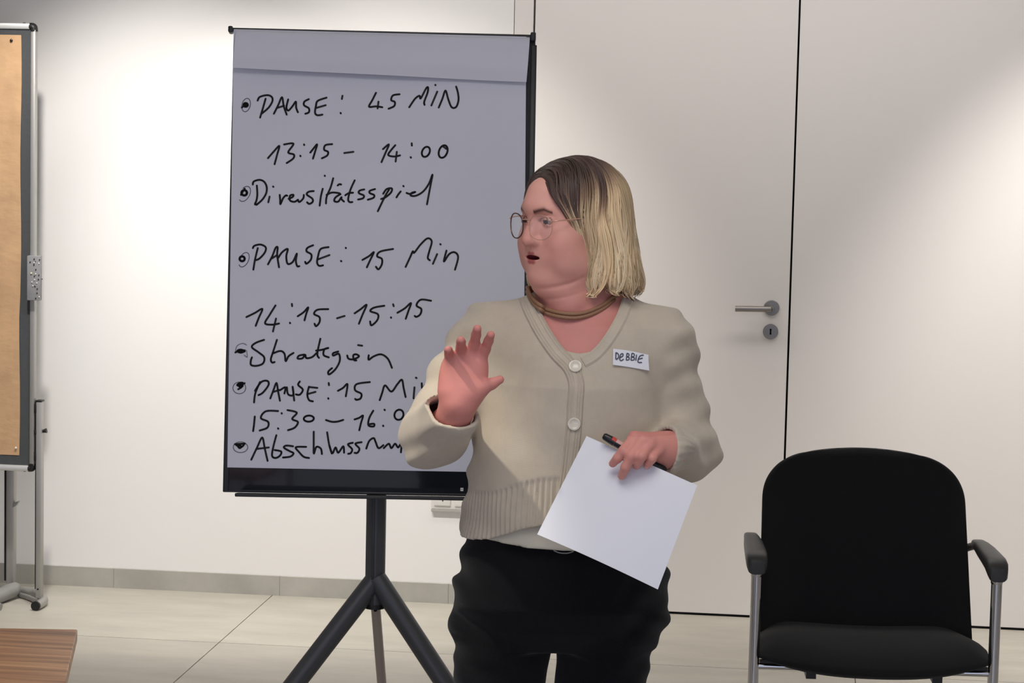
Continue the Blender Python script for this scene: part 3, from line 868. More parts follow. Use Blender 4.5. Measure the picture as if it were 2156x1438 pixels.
# armrests, uprights (cantilever tube frame)
AX = 0.286
for sx in (-1, 1):
    pa = MB()
    prof = [(0.195, 0.648, 0.013, 0.008), (0.180, 0.650, 0.017, 0.011), (0.112, 0.654, 0.020, 0.013), (0.04, 0.655, 0.0235, 0.0145), (-0.05, 0.655, 0.0255, 0.0160), (-0.115, 0.654, 0.0265, 0.0180),
            (-0.150, 0.648, 0.0255, 0.022), (-0.166, 0.640, 0.0225, 0.020), (-0.172, 0.634, 0.018, 0.014)]
    ringv, nn = [], 20
    for (y, z, hw, hz) in prof:
        for j in range(nn):
            a = 2*math.pi*j/nn
            c_, s_ = math.cos(a), math.sin(a)
            e = 0.55
            ringv.append(cp(sx*AX + hw*math.copysign(abs(c_)**e, c_), y, z + hz*math.copysign(abs(s_)**e, s_)))
    fa = []
    for i in range(len(prof)-1):
        for j in range(nn):
            q = (j+1) % nn
            fa.append((i*nn+j, i*nn+q, (i+1)*nn+q, (i+1)*nn+j))
    fa += [tuple(range(nn)), tuple((len(prof)-1)*nn + j for j in range(nn-1, -1, -1))]
    pa.add(ringv, fa)
    # neck that reaches down over the tube end
    pa.tube([cp(sx*AX, -0.143, 0.650), cp(sx*AX, -0.147, 0.638), cp(sx*AX, -0.148, 0.628)], [0.023, 0.0205, 0.0175], 16)
    pa.build('armrest', M['rubber'], ch, smooth=True)
    ar = MB()
    ar.tube(catmull([cp(sx*AX, 0.170, 0.646), cp(sx*(AX-0.010), 0.20, 0.640), cp(sx*(AX-0.035), 0.235, 0.62), cp(sx*(AX-0.045), 0.255, 0.59)], 4), 0.010, 12)
    ar.build('arm_bracket', M['plastic'], ch, smooth=True)
    tu = MB()
    path = [cp(sx*AX, -0.148, 0.630), cp(sx*AX, -0.149, 0.4), cp(sx*AX, -0.150, 0.10), cp(sx*AX, -0.147, 0.045), cp(sx*AX, -0.125, 0.018), cp(sx*AX, -0.08, 0.0135), cp(sx*AX, 0.20, 0.0135), cp(sx*AX, 0.235, 0.0135)]
    tu.tube(catmull(path, 5), 0.0132, 20)
    tu.build('leg', M['chrome'], ch, smooth=True)
    MB().lathe(cp(sx*AX, -0.148, 0.612), (0, 0, 1), [(0, 0.0136), (0.004, 0.0145), (0.016, 0.0145), (0.018, 0.0136)], 20).build('collar', M['chrome'], ch, smooth=True)
cb = MB()
cb.cyl(cp(-AX, -0.148, 0.393), cp(AX, -0.148, 0.393), 0.0078, 16)
cb.build('crossbar', M['chrome'], ch, smooth=True)
MB().cyl(cp(-AX, 0.235, 0.0135), cp(AX, 0.235, 0.0135), 0.0132, 16).build('rear_crossbar', M['chrome'], ch, smooth=True)
sb = MB()
for sx in (-1, 1):
    sb.obox(cp(sx*0.15, -0.02, 0.385), cx_, cy_, (0, 0, 1), 0.012, 0.16, 0.012)
sb.obox(cp(0, -0.148, 0.405), cx_, cy_, (0, 0, 1), AX - 0.014, 0.006, 0.004)
sb.build('seat_bracket', M['plastic'], ch)
# ------------------------------------------------------------------ the speaker: signed distance shapes -> surface nets
PY = -3.75
def P(px, py, dy=0.0): return atY(px, py, PY + dy)

def smin(a, b, k):
    if k <= 0: return np.minimum(a, b)
    h = np.clip(0.5 + 0.5*(b - a)/k, 0, 1)
    return b + (a - b)*h - k*h*(1 - h)
def smax(a, b, k): return -smin(-a, -b, k)

class RC:                                   # capsule with two radii
    def __init__(s, a, b, ra, rb): s.a, s.b, s.ra, s.rb = np.array(a, float), np.array(b, float), ra, rb; s.ab = s.b - s.a; s.l2 = s.ab @ s.ab + 1e-12
    def __call__(s, p):
        q = p - s.a
        t = np.clip((q @ s.ab)/s.l2, 0, 1)
        d = q - t[..., None]*s.ab
        return np.sqrt((d*d).sum(-1)) - (s.ra + (s.rb - s.ra)*t)
class EL:                                   # ellipsoid, optionally rotated (columns of M are its axes)
    def __init__(s, c, r, Mx=None): s.c, s.r, s.M = np.array(c, float), np.array(r, float), Mx
    def __call__(s, p):
        q = p - s.c
        if s.M is not None: q = q @ s.M
        k0 = np.sqrt(((q/s.r)**2).sum(-1)); k1 = np.sqrt(((q/(s.r*s.r))**2).sum(-1)) + 1e-9
        return k0*(k0 - 1)/k1
class COLUMN:                               # stacked super-ellipses
    def __init__(s, rings, n=2.3):
        r = sorted(rings)
        s.z, s.cx, s.cy, s.a, s.b = (np.array([q[i] for q in r]) for i in range(5))
        s.n = n
    def __call__(s, p):
        z = p[..., 2]
        cx, cy, a, b = (np.interp(z, s.z, q) for q in (s.cx, s.cy, s.a, s.b))
        x, y = np.abs(p[..., 0]-cx)/a, np.abs(p[..., 1]-cy)/b
        q = (x**s.n + y**s.n)**(1/s.n)
        d = (q - 1)*np.minimum(a, b)*0.95
        return np.maximum(d, np.maximum(s.z[0] - z, z - s.z[-1]))

class SDF:
    """ordered list of (shape, operation, blend)"""
    def __init__(s, items, post=None): s.items, s.post = items, post
    def __call__(s, p, sel=None):
        d = None
        for i, (f, op, k) in enumerate(s.items):
            if sel is not None and i not in sel: continue
            v = f(p)
            if d is None:
                if op == 'u': d = v
            elif op == 'u': d = smin(d, v, k)
            elif op == 's': d = smax(d, -v, k)
            elif op == 'i': d = smax(d, v, k)
        if s.post is not None: d = s.post(p, d)
        return d
    def select(s, c, rad):
        """shapes that matter inside a ball about c"""
        vals = [float(f(c[None])[0]) for f, op, k in s.items]
        um = min([v for v, (f, op, k) in zip(vals, s.items) if op == 'u'])
        out = set()
        for i, (v, (f, op, k)) in enumerate(zip(vals, s.items)):
            if op == 'u':
                if v < um + 2.4*rad + 2*k or i == 0 and False: out.add(i)
            elif op == 's':
                if v < 1.6*rad + k: out.add(i)
            else: out.add(i)
        return out

def nets(f, lo, hi, h, B=16):
    """sparse surface nets: returns vertices and quads"""
    lo, hi = np.array(lo, float), np.array(hi, float)
    nb = np.ceil((hi - lo)/(h*B)).astype(int)
    dims = nb*B + 2
    bi = np.stack(np.meshgrid(*[np.arange(n) for n in nb], indexing='ij'), -1).reshape(-1, 3)
    cen = lo + (bi*B + B/2)*h
    dc = f(cen)
    rad = h*B*0.87
    keep = bi[np.abs(dc) < rad*1.75]
    VID, VP, QS = [], [], []
    rng_ = np.arange(-1, B + 1)
    key = lambda a: (a[..., 0].astype(np.int64)*dims[1] + a[..., 1])*dims[2] + a[..., 2]
    corners = [(0,0,0),(1,0,0),(0,1,0),(1,1,0),(0,0,1),(1,0,1),(0,1,1),(1,1,1)]
    edges = [(0,1),(2,3),(4,5),(6,7),(0,2),(1,3),(4,6),(5,7),(0,4),(1,5),(2,6),(3,7)]
    for b in keep:
        g = b*B
        idx = np.stack(np.meshgrid(g[0]+rng_, g[1]+rng_, g[2]+rng_, indexing='ij'), -1)
        pts = lo + idx*h
        c = lo + (g + B/2)*h
        sel = f.select(c, rad*1.2)
        if not any(f.items[i][1] == 'u' for i in sel): continue
        d = f(pts.reshape(-1, 3), sel).reshape(idx.shape[:3])
        sg = d < 0
        if sg.all() or not sg.any(): continue
        n = B + 1
        cv = [d[c0:c0+n, c1:c1+n, c2:c2+n] for c0, c1, c2 in corners]
        cs = [v < 0 for v in cv]
        cnt = sum(x.astype(int) for x in cs)
        act = (cnt > 0) & (cnt < 8)
        w = np.argwhere(act)
        if len(w) == 0: continue
        vals = [v[act] for v in cv]
        acc = np.zeros((len(w), 3)); num = np.zeros(len(w))
        for e0, e1 in edges:
            a, q = vals[e0], vals[e1]
            m_ = (a < 0) != (q < 0)
            t = np.where(m_, a/(a - q + 1e-20), 0)
            p0, p1 = np.array(corners[e0], float), np.array(corners[e1], float)
            acc += (p0 + t[:, None]*(p1 - p0))*m_[:, None]
            num += m_
        vp = acc/num[:, None]
        gi = w + g - 1
        VID.append(key(gi + 1)); VP.append(lo + (gi + vp)*h)
        # quads about the edges this block owns
        o = slice(1, B+1)
        for ax in range(3):
            s0 = sg[1:B+1, 1:B+1, 1:B+1]
            sh = [slice(1, B+1)]*3; sh[ax] = slice(2, B+2)
            s1 = sg[tuple(sh)]
            ch_ = np.argwhere(s0 != s1)
            if len(ch_) == 0: continue
            flip = s0[tuple(ch_.T)]
            base = ch_ + g
            u_, v_ = (ax+1) % 3, (ax+2) % 3
            du = np.zeros(3, int); du[u_] = 1
            dv = np.zeros(3, int); dv[v_] = 1
            q = np.stack([key(base - du - dv + 1), key(base - dv + 1), key(base + 1), key(base - du + 1)], 1)
            q[~flip] = q[~flip][:, ::-1]
            QS.append(q)
    VID, VP, QS = np.concatenate(VID), np.concatenate(VP), np.concatenate(QS)
    uid, first, = np.unique(VID, return_index=True)
    V = VP[first]
    loc = np.searchsorted(uid, QS)
    ok = (loc < len(uid)).all(1)
    loc = loc[ok]
    good = (uid[loc] == QS[ok]).all(1)
    return V, loc[good]

def project(f, V, it=2, eps=4e-4):
    for _ in range(it):
        d = f(V)
        G = np.stack([f(V + np.eye(3)[i]*eps) - d for i in range(3)], 1)/eps
        g2 = (G*G).sum(1)
        st = np.clip(d/np.maximum(g2, 0.2), -0.003, 0.003)
        V = V - G*st[:, None]
    return V

def grad(f, V, eps=8e-4):
    d = f(V)
    G = np.stack([f(V + np.eye(3)[i]*eps) - d for i in range(3)], 1)
    return G/(np.linalg.norm(G, axis=1)[:, None] + 1e-12)

def sdf_obj(name, V, Q, material, parent=None, cols=None):
    me = bpy.data.meshes.new(name)
    me.vertices.add(len(V)); me.vertices.foreach_set('co', np.ascontiguousarray(V, dtype=np.float32).ravel())
    Q = np.asarray(Q, dtype=np.int32)
    me.loops.add(Q.size); me.loops.foreach_set('vertex_index', Q.ravel())
    me.polygons.add(len(Q)); me.polygons.foreach_set('loop_start', np.arange(0, Q.size, 4, dtype=np.int32))
    me.polygons.foreach_set('use_smooth', np.ones(len(Q), bool))
    me.update(calc_edges=True); me.validate()
    if cols is not None:
        at = me.color_attributes.new('Col', 'FLOAT_COLOR', 'POINT')
        c4 = np.ones((len(V), 4), np.float32); c4[:, :3] = cols
        at.data.foreach_set('color', c4.ravel())
    me.materials.append(material)
    o = bpy.data.objects.new(name, me)
    COL.objects.link(o)
    if parent is not None: attach(o, parent)
    return o

def subdivide_region(V, Q, mask_v):
    """split quads that touch the region, keeping quads only (region border gets matching triangles folded as quads)"""
    qm = mask_v[Q].all(1)
    # grow nothing: T-junctions are avoided by splitting every edge of chosen faces and fanning the neighbours
    E = {}
    def mid(a, b):
        k_ = (a, b) if a < b else (b, a)
        i = E.get(k_)
        if i is None:
            i = len(newV); E[k_] = i
            newV.append((V[a] + V[b])/2)
        return i
    newV = list(V)
    out = []
    for q in Q[qm]:
        a, b, c, d = (int(x) for x in q)
        m0, m1, m2, m3 = mid(a, b), mid(b, c), mid(c, d), mid(d, a)
        ce = len(newV); newV.append((V[a]+V[b]+V[c]+V[d])/4)
        out += [(a, m0, ce, m3), (m0, b, m1, ce), (ce, m1, c, m2), (m3, ce, m2, d)]
    rest = []
    for q in Q[~qm]:
        poly = []
        q = [int(x) for x in q]
        for i in range(4):
            a, b = q[i], q[(i+1) % 4]
            poly.append(a)
            k_ = (a, b) if a < b else (b, a)
            if k_ in E: poly.append(E[k_])
        if len(poly) == 4: rest.append(tuple(poly))
        else: rest.append(tuple(poly))
    return np.array(newV), out, rest

# ---- frames
HYAW = R(-43.5)
HPOS = P(1203, 461, -0.012)                 # between the eyes' level, centre of the head
_c, _s = math.cos(HYAW), math.sin(HYAW)
HROT = np.array([[_c, -_s, 0], [_s, _c, 0], [0, 0, 1.0]])
_t = R(2.0)                                 # slight forward nod
HROT = HROT @ np.array([[1, 0, 0], [0, math.cos(_t), -math.sin(_t)], [0, math.sin(_t), math.cos(_t)]])
def hd(x, y, z): return HPOS + HROT @ np.array([x, y, z], float)
def HE(c, r): return EL(hd(*c), r, HROT)
def HC(a, b, ra, rb): return RC(hd(*a), hd(*b), ra, rb)

# ---- torso column shared by body, shirt and cardigan
def ring(py, l, r, b, oy=0.0):
    a_, c_ = P(l, py), P(r, py)
    return (a_[2]*0.5 + c_[2]*0.5, (a_[0]+c_[0])/2, PY + oy, (c_[0]-a_[0])/2, b)
TORSO = COLUMN([ring(618, 1128, 1322, 0.060, 0.020), ring(645, 1085, 1362, 0.078, 0.014), ring(680, 1035, 1408, 0.098, 0.006), ring(740, 1012, 1408, 0.122, 0.0),
                ring(800, 1004, 1402, 0.140, -0.006), ring(870, 1003, 1398, 0.146, -0.010), ring(950, 996, 1398, 0.152, -0.012), ring(1050, 983, 1404, 0.160, -0.010),
                ring(1145, 967, 1412, 0.166, -0.008), ring(1190, 967, 1414, 0.166, -0.008)], 2.25)
S_R, M_R, E_R, W_R = P(1030, 722, 0.005), P(966, 812, -0.035), P(913, 918, -0.090), P(957, 873, -0.262)
S_L, M_L, E_L, W_L = P(1392, 722, 0.005), P(1412, 830, 0.015), P(1448, 948, 0.005), P(1404, 950, -0.195)

# ---- hands as chains of tapered capsules
def hand_frame(o, z, x):
    z = np.array(z, float); z /= np.linalg.norm(z)
    x = np.array(x, float); x -= z*(x @ z); x /= np.linalg.norm(x)
    return np.array(o, float), x, np.cross(z, x), z
HR = hand_frame(P(965, 852, -0.278), CU*0.98 + CR*0.16 + CF*0.04, CR)          # raised right hand, palm to the camera
def hp(x, y, z): return HR[0] + (HR[1]*x + HR[2]*y + HR[3]*z)*0.85
# palm normal is -CF; find the sign of the frame's y axis
PSG = -1.0 if (HR[2] @ CF) > 0 else 1.0
right_hand = []
right_hand += [(RC(W_R, hp(0, 0, 0.006), 0.0265, 0.027), 'u', 0.02), (RC(hp(0, 0, 0.0), hp(0, 0, 0.03), 0.026, 0.022), 'u', 0.02), (EL(hp(0.002, 0, 0.055), (0.041, 0.0165, 0.052), np.stack([HR[1], HR[2], HR[3]], 1)), 'u', 0.02),
               (RC(hp(0.022, 0.006*PSG, 0.03), hp(0.030, 0.002*PSG, 0.085), 0.017, 0.0125), 'u', 0.014), (RC(hp(-0.024, 0.006*PSG, 0.025), hp(-0.030, 0.002*PSG, 0.075), 0.016, 0.0125), 'u', 0.014),
               (RC(hp(0.009, 0.0, 0.05), hp(0.010, 0, 0.090), 0.015, 0.0125), 'u', 0.012), (RC(hp(-0.010, 0.0, 0.05), hp(-0.011, 0, 0.086), 0.015, 0.0125), 'u', 0.012)]
def finger(base, spread, lens, bends, r0, r1, acc):
    """chain in the hand frame: spread is the sideways angle, bends fold towards the palm"""
    p = np.array(base, float); ang = 0
    pts = [p.copy()]
    for L, bnd in zip(lens, bends):
        ang += bnd
        dirv = np.array([math.sin(spread)*math.cos(ang), PSG*math.sin(ang), math.cos(spread)*math.cos(ang)])
        p = p + dirv*L; pts.append(p.copy())
    rr_ = np.linspace(r0, r1, len(pts))
    for i in range(len(pts)-1):
        acc.append((RC(hp(*pts[i]), hp(*pts[i+1]), rr_[i], rr_[i+1]), 'u', 0.004 if i else 0.008))
    return pts
FT_R = []
FT_R.append(finger((0.0295, 0, 0.090), R(13), (0.034, 0.024, 0.020), (R(24), R(18), R(10)), 0.0098, 0.0072, right_hand))
FT_R.append(finger((0.0100, 0, 0.094), R(4), (0.037, 0.027, 0.021), (R(28), R(18), R(10)), 0.0100, 0.0074, right_hand))
FT_R.append(finger((-0.0110, 0, 0.090), R(-5), (0.034, 0.025, 0.020), (R(42), R(24), R(14)), 0.0096, 0.0070, right_hand))
FT_R.append(finger((-0.0300, 0, 0.080), R(-15), (0.027, 0.019, 0.017), (R(46), R(24), R(14)), 0.0086, 0.0064, right_hand))
for a_, b_, ra, rb, k_ in (((0.016, 0.004*PSG, 0.014), (0.040, 0.012*PSG, 0.038), 0.0165, 0.0125, 0.014), ((0.040, 0.012*PSG, 0.038), (0.061, 0.014*PSG, 0.053), 0.0118, 0.0098, 0.006), ((0.061, 0.014*PSG, 0.053), (0.076, 0.013*PSG, 0.064), 0.0100, 0.0074, 0.004)):
    right_hand.append((RC(hp(*a_), hp(*b_), ra, rb), 'u', k_))

LH = dict(w=P(1408, 946, -0.190), w2=P(1394, 943, -0.207))
chains = [  # index, middle, ring, little: knuckle, middle joint, end joint, tip
    [P(1336, 921, -0.238), P(1313, 949, -0.262), P(1300, 965, -0.262), P(1290, 976, -0.252)],
    [P(1354, 927, -0.244), P(1329, 960, -0.270), P(1317, 984, -0.268), P(1309, 1002, -0.256)],
    [P(1369, 936, -0.243), P(1351, 961, -0.270), P(1344, 973, -0.264), P(1340, 981, -0.252)],
    [P(1386, 947, -0.234), P(1373, 966, -0.258), P(1366, 975, -0.254), P(1362, 981, -0.246)]]
left_hand = [(RC(P(1419, 950, -0.12), LH['w'], 0.0285, 0.0255), 'u', 0.02), (RC(LH['w'], LH['w2'], 0.0255, 0.0250), 'u', 0.02)]
fr0 = [0.0092, 0.0094, 0.0090, 0.0080]
for i, c_ in enumerate(chains):
    left_hand.append((RC(LH['w2']*0.8 + c_[0]*0.2 + np.array([0, 0, [0.006, 0.003, -0.003, -0.008][i]]), c_[0], 0.0165, fr0[i] + 0.0018), 'u', 0.012))
for i, c_ in enumerate(chains):
    rr_ = np.linspace(fr0[i] + 0.0006, fr0[i] - 0.0022, 4)
    for j in range(3):
        left_hand.append((RC(c_[j], c_[j+1], rr_[j], rr_[j+1]), 'u', 0.0035 if j else 0.006))
# thumb lies behind the sheet
tj = [P(1392, 958, -0.196), P(1366, 968, -0.205), P(1340, 972, -0.213), P(1318, 966, -0.216)]
for j in range(3):
    left_hand.append((RC(tj[j], tj[j+1], [0.0165, 0.0115, 0.0098][j], [0.0120, 0.0098, 0.0076][j]), 'u', [0.012, 0.006, 0.004][j]))

# ---- body skin: head, neck, chest, arms, hands, hips, legs, feet in one field
NB = P(1222, 668, 0.012)
body = []
body += [(HE((0, 0.008, 0.022), (0.072, 0.090, 0.083)), 'u', 0), (HE((0, -0.030, -0.020), (0.0635, 0.060, 0.088)), 'u', 0.03), (HE((0, -0.032, -0.070), (0.056, 0.052, 0.046)), 'u', 0.03),
         (HC((0, -0.074, -0.098), (0, -0.070, -0.101), 0.0185, 0.0185), 'u', 0.022), (HE((0, -0.020, -0.108), (0.050, 0.054, 0.028)), 'u', 0.03)]
for sx in (-1, 1):
    body += [(HE((sx*0.0395, -0.056, -0.042), (0.028, 0.030, 0.033)), 'u', 0.022), (HE((sx*0.046, -0.030, -0.078), (0.022, 0.040, 0.026)), 'u', 0.025)]
body += [(HC((-0.030, -0.0785, 0.019), (0.030, -0.0785, 0.019), 0.0105, 0.0105), 'u', 0.014), (HC((0, -0.0830, 0.030), (0, -0.074, 0.050), 0.020, 0.020), 'u', 0.03)]
for sx in (-1, 1):                      # eye sockets
    body += [(HE((sx*0.0303, -0.0985, 0.001), (0.0195, 0.0145, 0.0115)), 's', 0.012)]
# nose
body += [(HC((0, -0.0850, 0.010), (0, -0.0970, -0.020), 0.0082, 0.0100), 'u', 0.012), (HC((0, -0.0960, -0.020), (0, -0.1030, -0.033), 0.0100, 0.0116), 'u', 0.010)]
for sx in (-1, 1):
    body += [(HE((sx*0.0130, -0.0925, -0.0360), (0.0080, 0.0100, 0.0078)), 'u', 0.007)]
for sx in (-1, 1):
    body += [(HE((sx*0.0066, -0.1010, -0.0455), (0.0036, 0.0050, 0.0030)), 's', 0.003)]
# mouth mound, lips, open mouth
body += [(HE((0, -0.0785, -0.063), (0.032, 0.0160, 0.023)), 'u', 0.016)]
def lip(pts, rad):
    return [HC(pts[i], pts[i+1], rad[i], rad[i+1]) for i in range(len(pts)-1)]
LIPS = lip([(-0.0245, -0.0830, -0.0648), (-0.013, -0.0895, -0.0606), (-0.0045, -0.0935, -0.0580), (0, -0.0938, -0.0588), (0.0045, -0.0935, -0.0580), (0.013, -0.0895, -0.0606), (0.0245, -0.0830, -0.0648)], [0.0012, 0.0028, 0.0033, 0.0031, 0.0033, 0.0028, 0.0012])
LIPS += lip([(-0.0245, -0.0830, -0.0650), (-0.014, -0.0885, -0.0706), (-0.005, -0.0925, -0.0730), (0.005, -0.0925, -0.0730), (0.014, -0.0885, -0.0706), (0.0245, -0.0830, -0.0650)], [0.0012, 0.0030, 0.0042, 0.0042, 0.0030, 0.0012])
body += [(l, 'u', 0.005) for l in LIPS]
MOUTH = HE((0, -0.0920, -0.0655), (0.0195, 0.0180, 0.0042))
body += [(MOUTH, 's', 0.003), (HC((-0.012, -0.1, -0.0850), (0.012, -0.1, -0.0850), 0.0085, 0.0085), 's', 0.012)]
# lids around the eyeballs
EYES = [(sx*0.0303, -0.0765, 0.0005) for sx in (-1, 1)]
for e_ in EYES:
    body += [(HE(e_, (0.0138, 0.0138, 0.0132)), 'u', 0.004), (HE((e_[0], e_[1] - 0.016, e_[2] - 0.0006), (0.0110, 0.0155, 0.0032)), 's', 0.0015), (HE(e_, (0.0118, 0.0118, 0.0118)), 's', 0.0)]
# ears
for sx in (-1, 1):
    body += [(EL(hd(sx*0.0745, 0.012, -0.012), (0.006, 0.016, 0.028), HROT), 'u', 0.006)]
# neck with the soft throat under the chin
body += [(RC(hd(0, 0.012, -0.085), NB, 0.058, 0.064), 'u', 0.03), (RC(hd(0, -0.048, -0.104), P(1198, 640, -0.045), 0.030, 0.034), 'u', 0.03),
         (RC(NB, NB + np.array([-0.10, 0.0, -0.035]), 0.050, 0.045), 'u', 0.04), (RC(NB, NB + np.array([0.10, 0.0, -0.035]), 0.050, 0.045), 'u', 0.04)]
class OFF:
    def __init__(s, f, o): s.f, s.o = f, o
    def __call__(s, p): return s.f(p) + s.o
INNER = COLUMN([(z - (0.0 if z > 0.95 else 0.0), x, y, a - (0.0125 if z > 1.0 else 0.055), b - (0.0125 if z > 1.0 else 0.060)) for z, x, y, a, b in zip(TORSO.z, TORSO.cx, TORSO.cy, TORSO.a, TORSO.b)], 2.25)
body += [(INNER, 'u', 0.022)]
for S_, Mm, E_, W_ in ((S_R, M_R, E_R, W_R), (S_L, M_L, E_L, W_L)):
    body += [(RC(S_, Mm, 0.046, 0.042), 'u', 0.03), (RC(Mm, E_, 0.042, 0.038), 'u', 0.02), (RC(E_, W_, 0.037, 0.0265), 'u', 0.015)]
HIPS = [ring(1092, 990, 1392, 0.140), ring(1122, 986, 1396, 0.148), ring(1150, 982, 1400, 0.150), ring(1200, 966, 1404, 0.150), ring(1260, 953, 1408, 0.142), ring(1310, 950, 1398, 0.118), ring(1356, 960, 1384, 0.088)]
LEGS = [(P(1060, 1330, 0.0), P(1052, 1445, 0.0), (P(1052, 1445)[0] + 0.004, PY + 0.0, 0.46), (P(1052, 1445)[0] + 0.004, PY + 0.02, 0.09)),
        (P(1277, 1330, 0.0), P(1262, 1445, 0.0), (P(1262, 1445)[0] - 0.006, PY + 0.0, 0.46), (P(1262, 1445)[0] - 0.010, PY + 0.02, 0.09))]
hipc = COLUMN([(z, x, y, a - 0.034, b - 0.040) for z, x, y, a, b in HIPS])
body += [(hipc, 'u', 0.015)]
for a_, b_, c_, d_ in LEGS:
    body += [(RC(a_, b_, 0.066, 0.060), 'u', 0.03), (RC(b_, c_, 0.064, 0.048), 'u', 0.02), (RC(c_, d_, 0.050, 0.034), 'u', 0.02),
             (RC(np.array(d_) + (0, 0.02, -0.035), np.array(d_) + (0, -0.12, -0.055), 0.034, 0.026), 'u', 0.02)]
body += right_hand + left_hand
BODY = SDF(body)

def trace(f, px, py, t0=3.6, n=140):
    """first hit of the sight line on a shape: gives the real point on its surface"""
    d = ray(px, py); d = d/np.linalg.norm(d)
    t = t0
    for _ in range(n):
        v = float(f((CAM_POS + d*t)[None])[0])
        if v < 2e-4: break
        t += max(v*0.7, 2e-4)
        if t > 6: return None
    return CAM_POS + d*t

M['skin'] = mat('skin', (214, 158, 140), 0.52, spec=0.35, attr=True, noise=(40, 0.03), bump=(500, 0.06, 0.0006))
bs = M['skin'].node_tree.nodes['Principled BSDF']
bs.inputs['Subsurface Weight'].default_value = 0.10
bs.inputs['Subsurface Radius'].default_value = (0.010, 0.004, 0.002)
lo = np.array([-0.83, -4.20, -0.02]); hi = np.array([-0.06, -3.50, 1.66])
V, Q = nets(BODY, lo, hi, 0.0026)
# finer mesh on face and hands
hl = (V - HPOS) @ HROT
face = (np.abs(hl[:, 0]) < 0.066) & (hl[:, 1] < -0.035) & (hl[:, 2] > -0.115) & (hl[:, 2] < 0.075)
V2, fine, rest = subdivide_region(V, Q, face)
l2 = (V2 - HPOS) @ HROT
fm = (np.abs(l2[:, 0]) < 0.072) & (l2[:, 1] < -0.030) & (l2[:, 2] > -0.12) & (l2[:, 2] < 0.08)
HEADSEL = BODY.select(HPOS, 0.06)
class SUB:
    def __init__(s, f, sel): s.f, s.sel = f, sel
    def __call__(s, p): return s.f(p, s.sel)
V2[fm] = project(SUB(BODY, HEADSEL), V2[fm], 2)
# crease under the chin and the fold across the throat, pressed into the skin
def crease(Vv):
    l = (Vv - HPOS) @ HROT
    az = np.arctan2(l[:, 0], -(l[:, 1] + 0.005))
    near = (np.abs(az) < 1.5) & (l[:, 2] > -0.20) & (l[:, 2] < -0.08)
    fade = np.clip((1.45 - np.abs(az))/0.5, 0, 1)
    z1 = -0.1215 + 0.030*(1 - np.cos(az)); z2 = -0.1420 + 0.020*(1 - np.cos(az))
    dsp = 0.0020*np.exp(-((l[:, 2] - z1)/0.0045)**2) + 0.0010*np.exp(-((l[:, 2] - z2)/0.0028)**2) - 0.0006*np.exp(-((l[:, 2] - z1 + 0.011)/0.006)**2)
    dsp = np.where(near, dsp*fade, 0)
    rad_ = l.copy(); rad_[:, 2] = 0; rad_[:, 1] -= 0.01
    rad_ /= np.linalg.norm(rad_, axis=1)[:, None] + 1e-9
    return Vv - (rad_ @ HROT.T)*dsp[:, None]
V2 = crease(V2)
def skin_cols(Vv):
    n = len(Vv)
    base = np.array(lin(228, 166, 150))
    C = np.tile(base, (n, 1))
    l = (Vv - HPOS) @ HROT
    def blend(mask, rgb): 
        mk = np.clip(mask, 0, 1)[:, None]
        C[:] = C*(1 - mk) + np.array(lin(*rgb))*mk
    near = np.linalg.norm(l, axis=1) < 0.2
    # ruddy cheeks and throat
    for sx in (-1, 1):
        blend(0.55*np.exp(-(((l[:, 0]-sx*0.045)/0.022)**2 + ((l[:, 1]+0.06)/0.035)**2 + ((l[:, 2]+0.045)/0.026)**2)), (224, 142, 134))
    blend(0.3*np.exp(-((l[:, 0]/0.016)**2 + ((l[:, 1]+0.105)/0.02)**2 + ((l[:, 2]+0.032)/0.014)**2)), (212, 128, 116))
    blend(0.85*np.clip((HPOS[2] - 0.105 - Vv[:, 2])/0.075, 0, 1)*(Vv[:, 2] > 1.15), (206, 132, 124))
    dl = np.min([f(Vv) for f in LIPS], axis=0)
    blend(np.where(near, 1.0 - np.clip((dl - 0.0002)/0.0022, 0, 1), 0)*0.9, (172, 84, 84))
    dm = MOUTH(Vv)
    blend(np.where(near & (l[:, 1] > -0.0905), 1.0 - np.clip((dm - 0.0)/0.0012, 0, 1), 0), (120, 40, 46))
    # brows
    for sx in (-1, 1):
        x = l[:, 0]*sx
        zc = 0.0165 + 0.0065*np.sin(np.clip((x - 0.012)/0.04, 0, 1)*math.pi*0.72) - 0.007*np.clip((x - 0.032)/0.012, 0, 1)
        wd = 0.0040*(1 - 0.55*np.clip((x - 0.030)/0.022, 0, 1))
        mk = np.exp(-((l[:, 2] - zc)/wd)**2)*((x > 0.013) & (x < 0.043))*(l[:, 1] < -0.04)
        blend(np.where(near, mk, 0), (92, 56, 46))
    # lashes and lid line
    for e_ in EYES:
        q = l - np.array(e_)
        rr_ = (q[:, 0]/0.0150)**2 + ((q[:, 2] - 0.0012)/0.0062)**2
        mk = np.exp(-((rr_ - 0.95)/0.30)**2)*(q[:, 2] > -0.001)*(q[:, 1] < -0.006)
        blend(np.where(near, mk*0.7, 0), (84, 52, 46))
        mk = np.exp(-((rr_ - 1.0)/0.4)**2)*(q[:, 2] <= -0.001)*(q[:, 1] < -0.006)
        blend(np.where(near, mk*0.35, 0), (150, 98, 88))
    # hands a little redder
    for c0 in (P(985, 790, -0.3), P(1345, 950, -0.25)):
        blend(0.6*(np.linalg.norm(Vv - c0, axis=1) < 0.13), (220, 142, 132))
    return C
cols = skin_cols(V2)
me = bpy.data.meshes.new('person')
me.from_pydata([tuple(v) for v in V2], [], [tuple(f) for f in fine] + [tuple(f) for f in rest])
for p in me.polygons: p.use_smooth = True
at_ = me.color_attributes.new('Col', 'FLOAT_COLOR', 'POINT')
c4 = np.ones((len(V2), 4), np.float32); c4[:, :3] = cols
at_.data.foreach_set('color', c4.ravel())
me.materials.append(M['skin'])
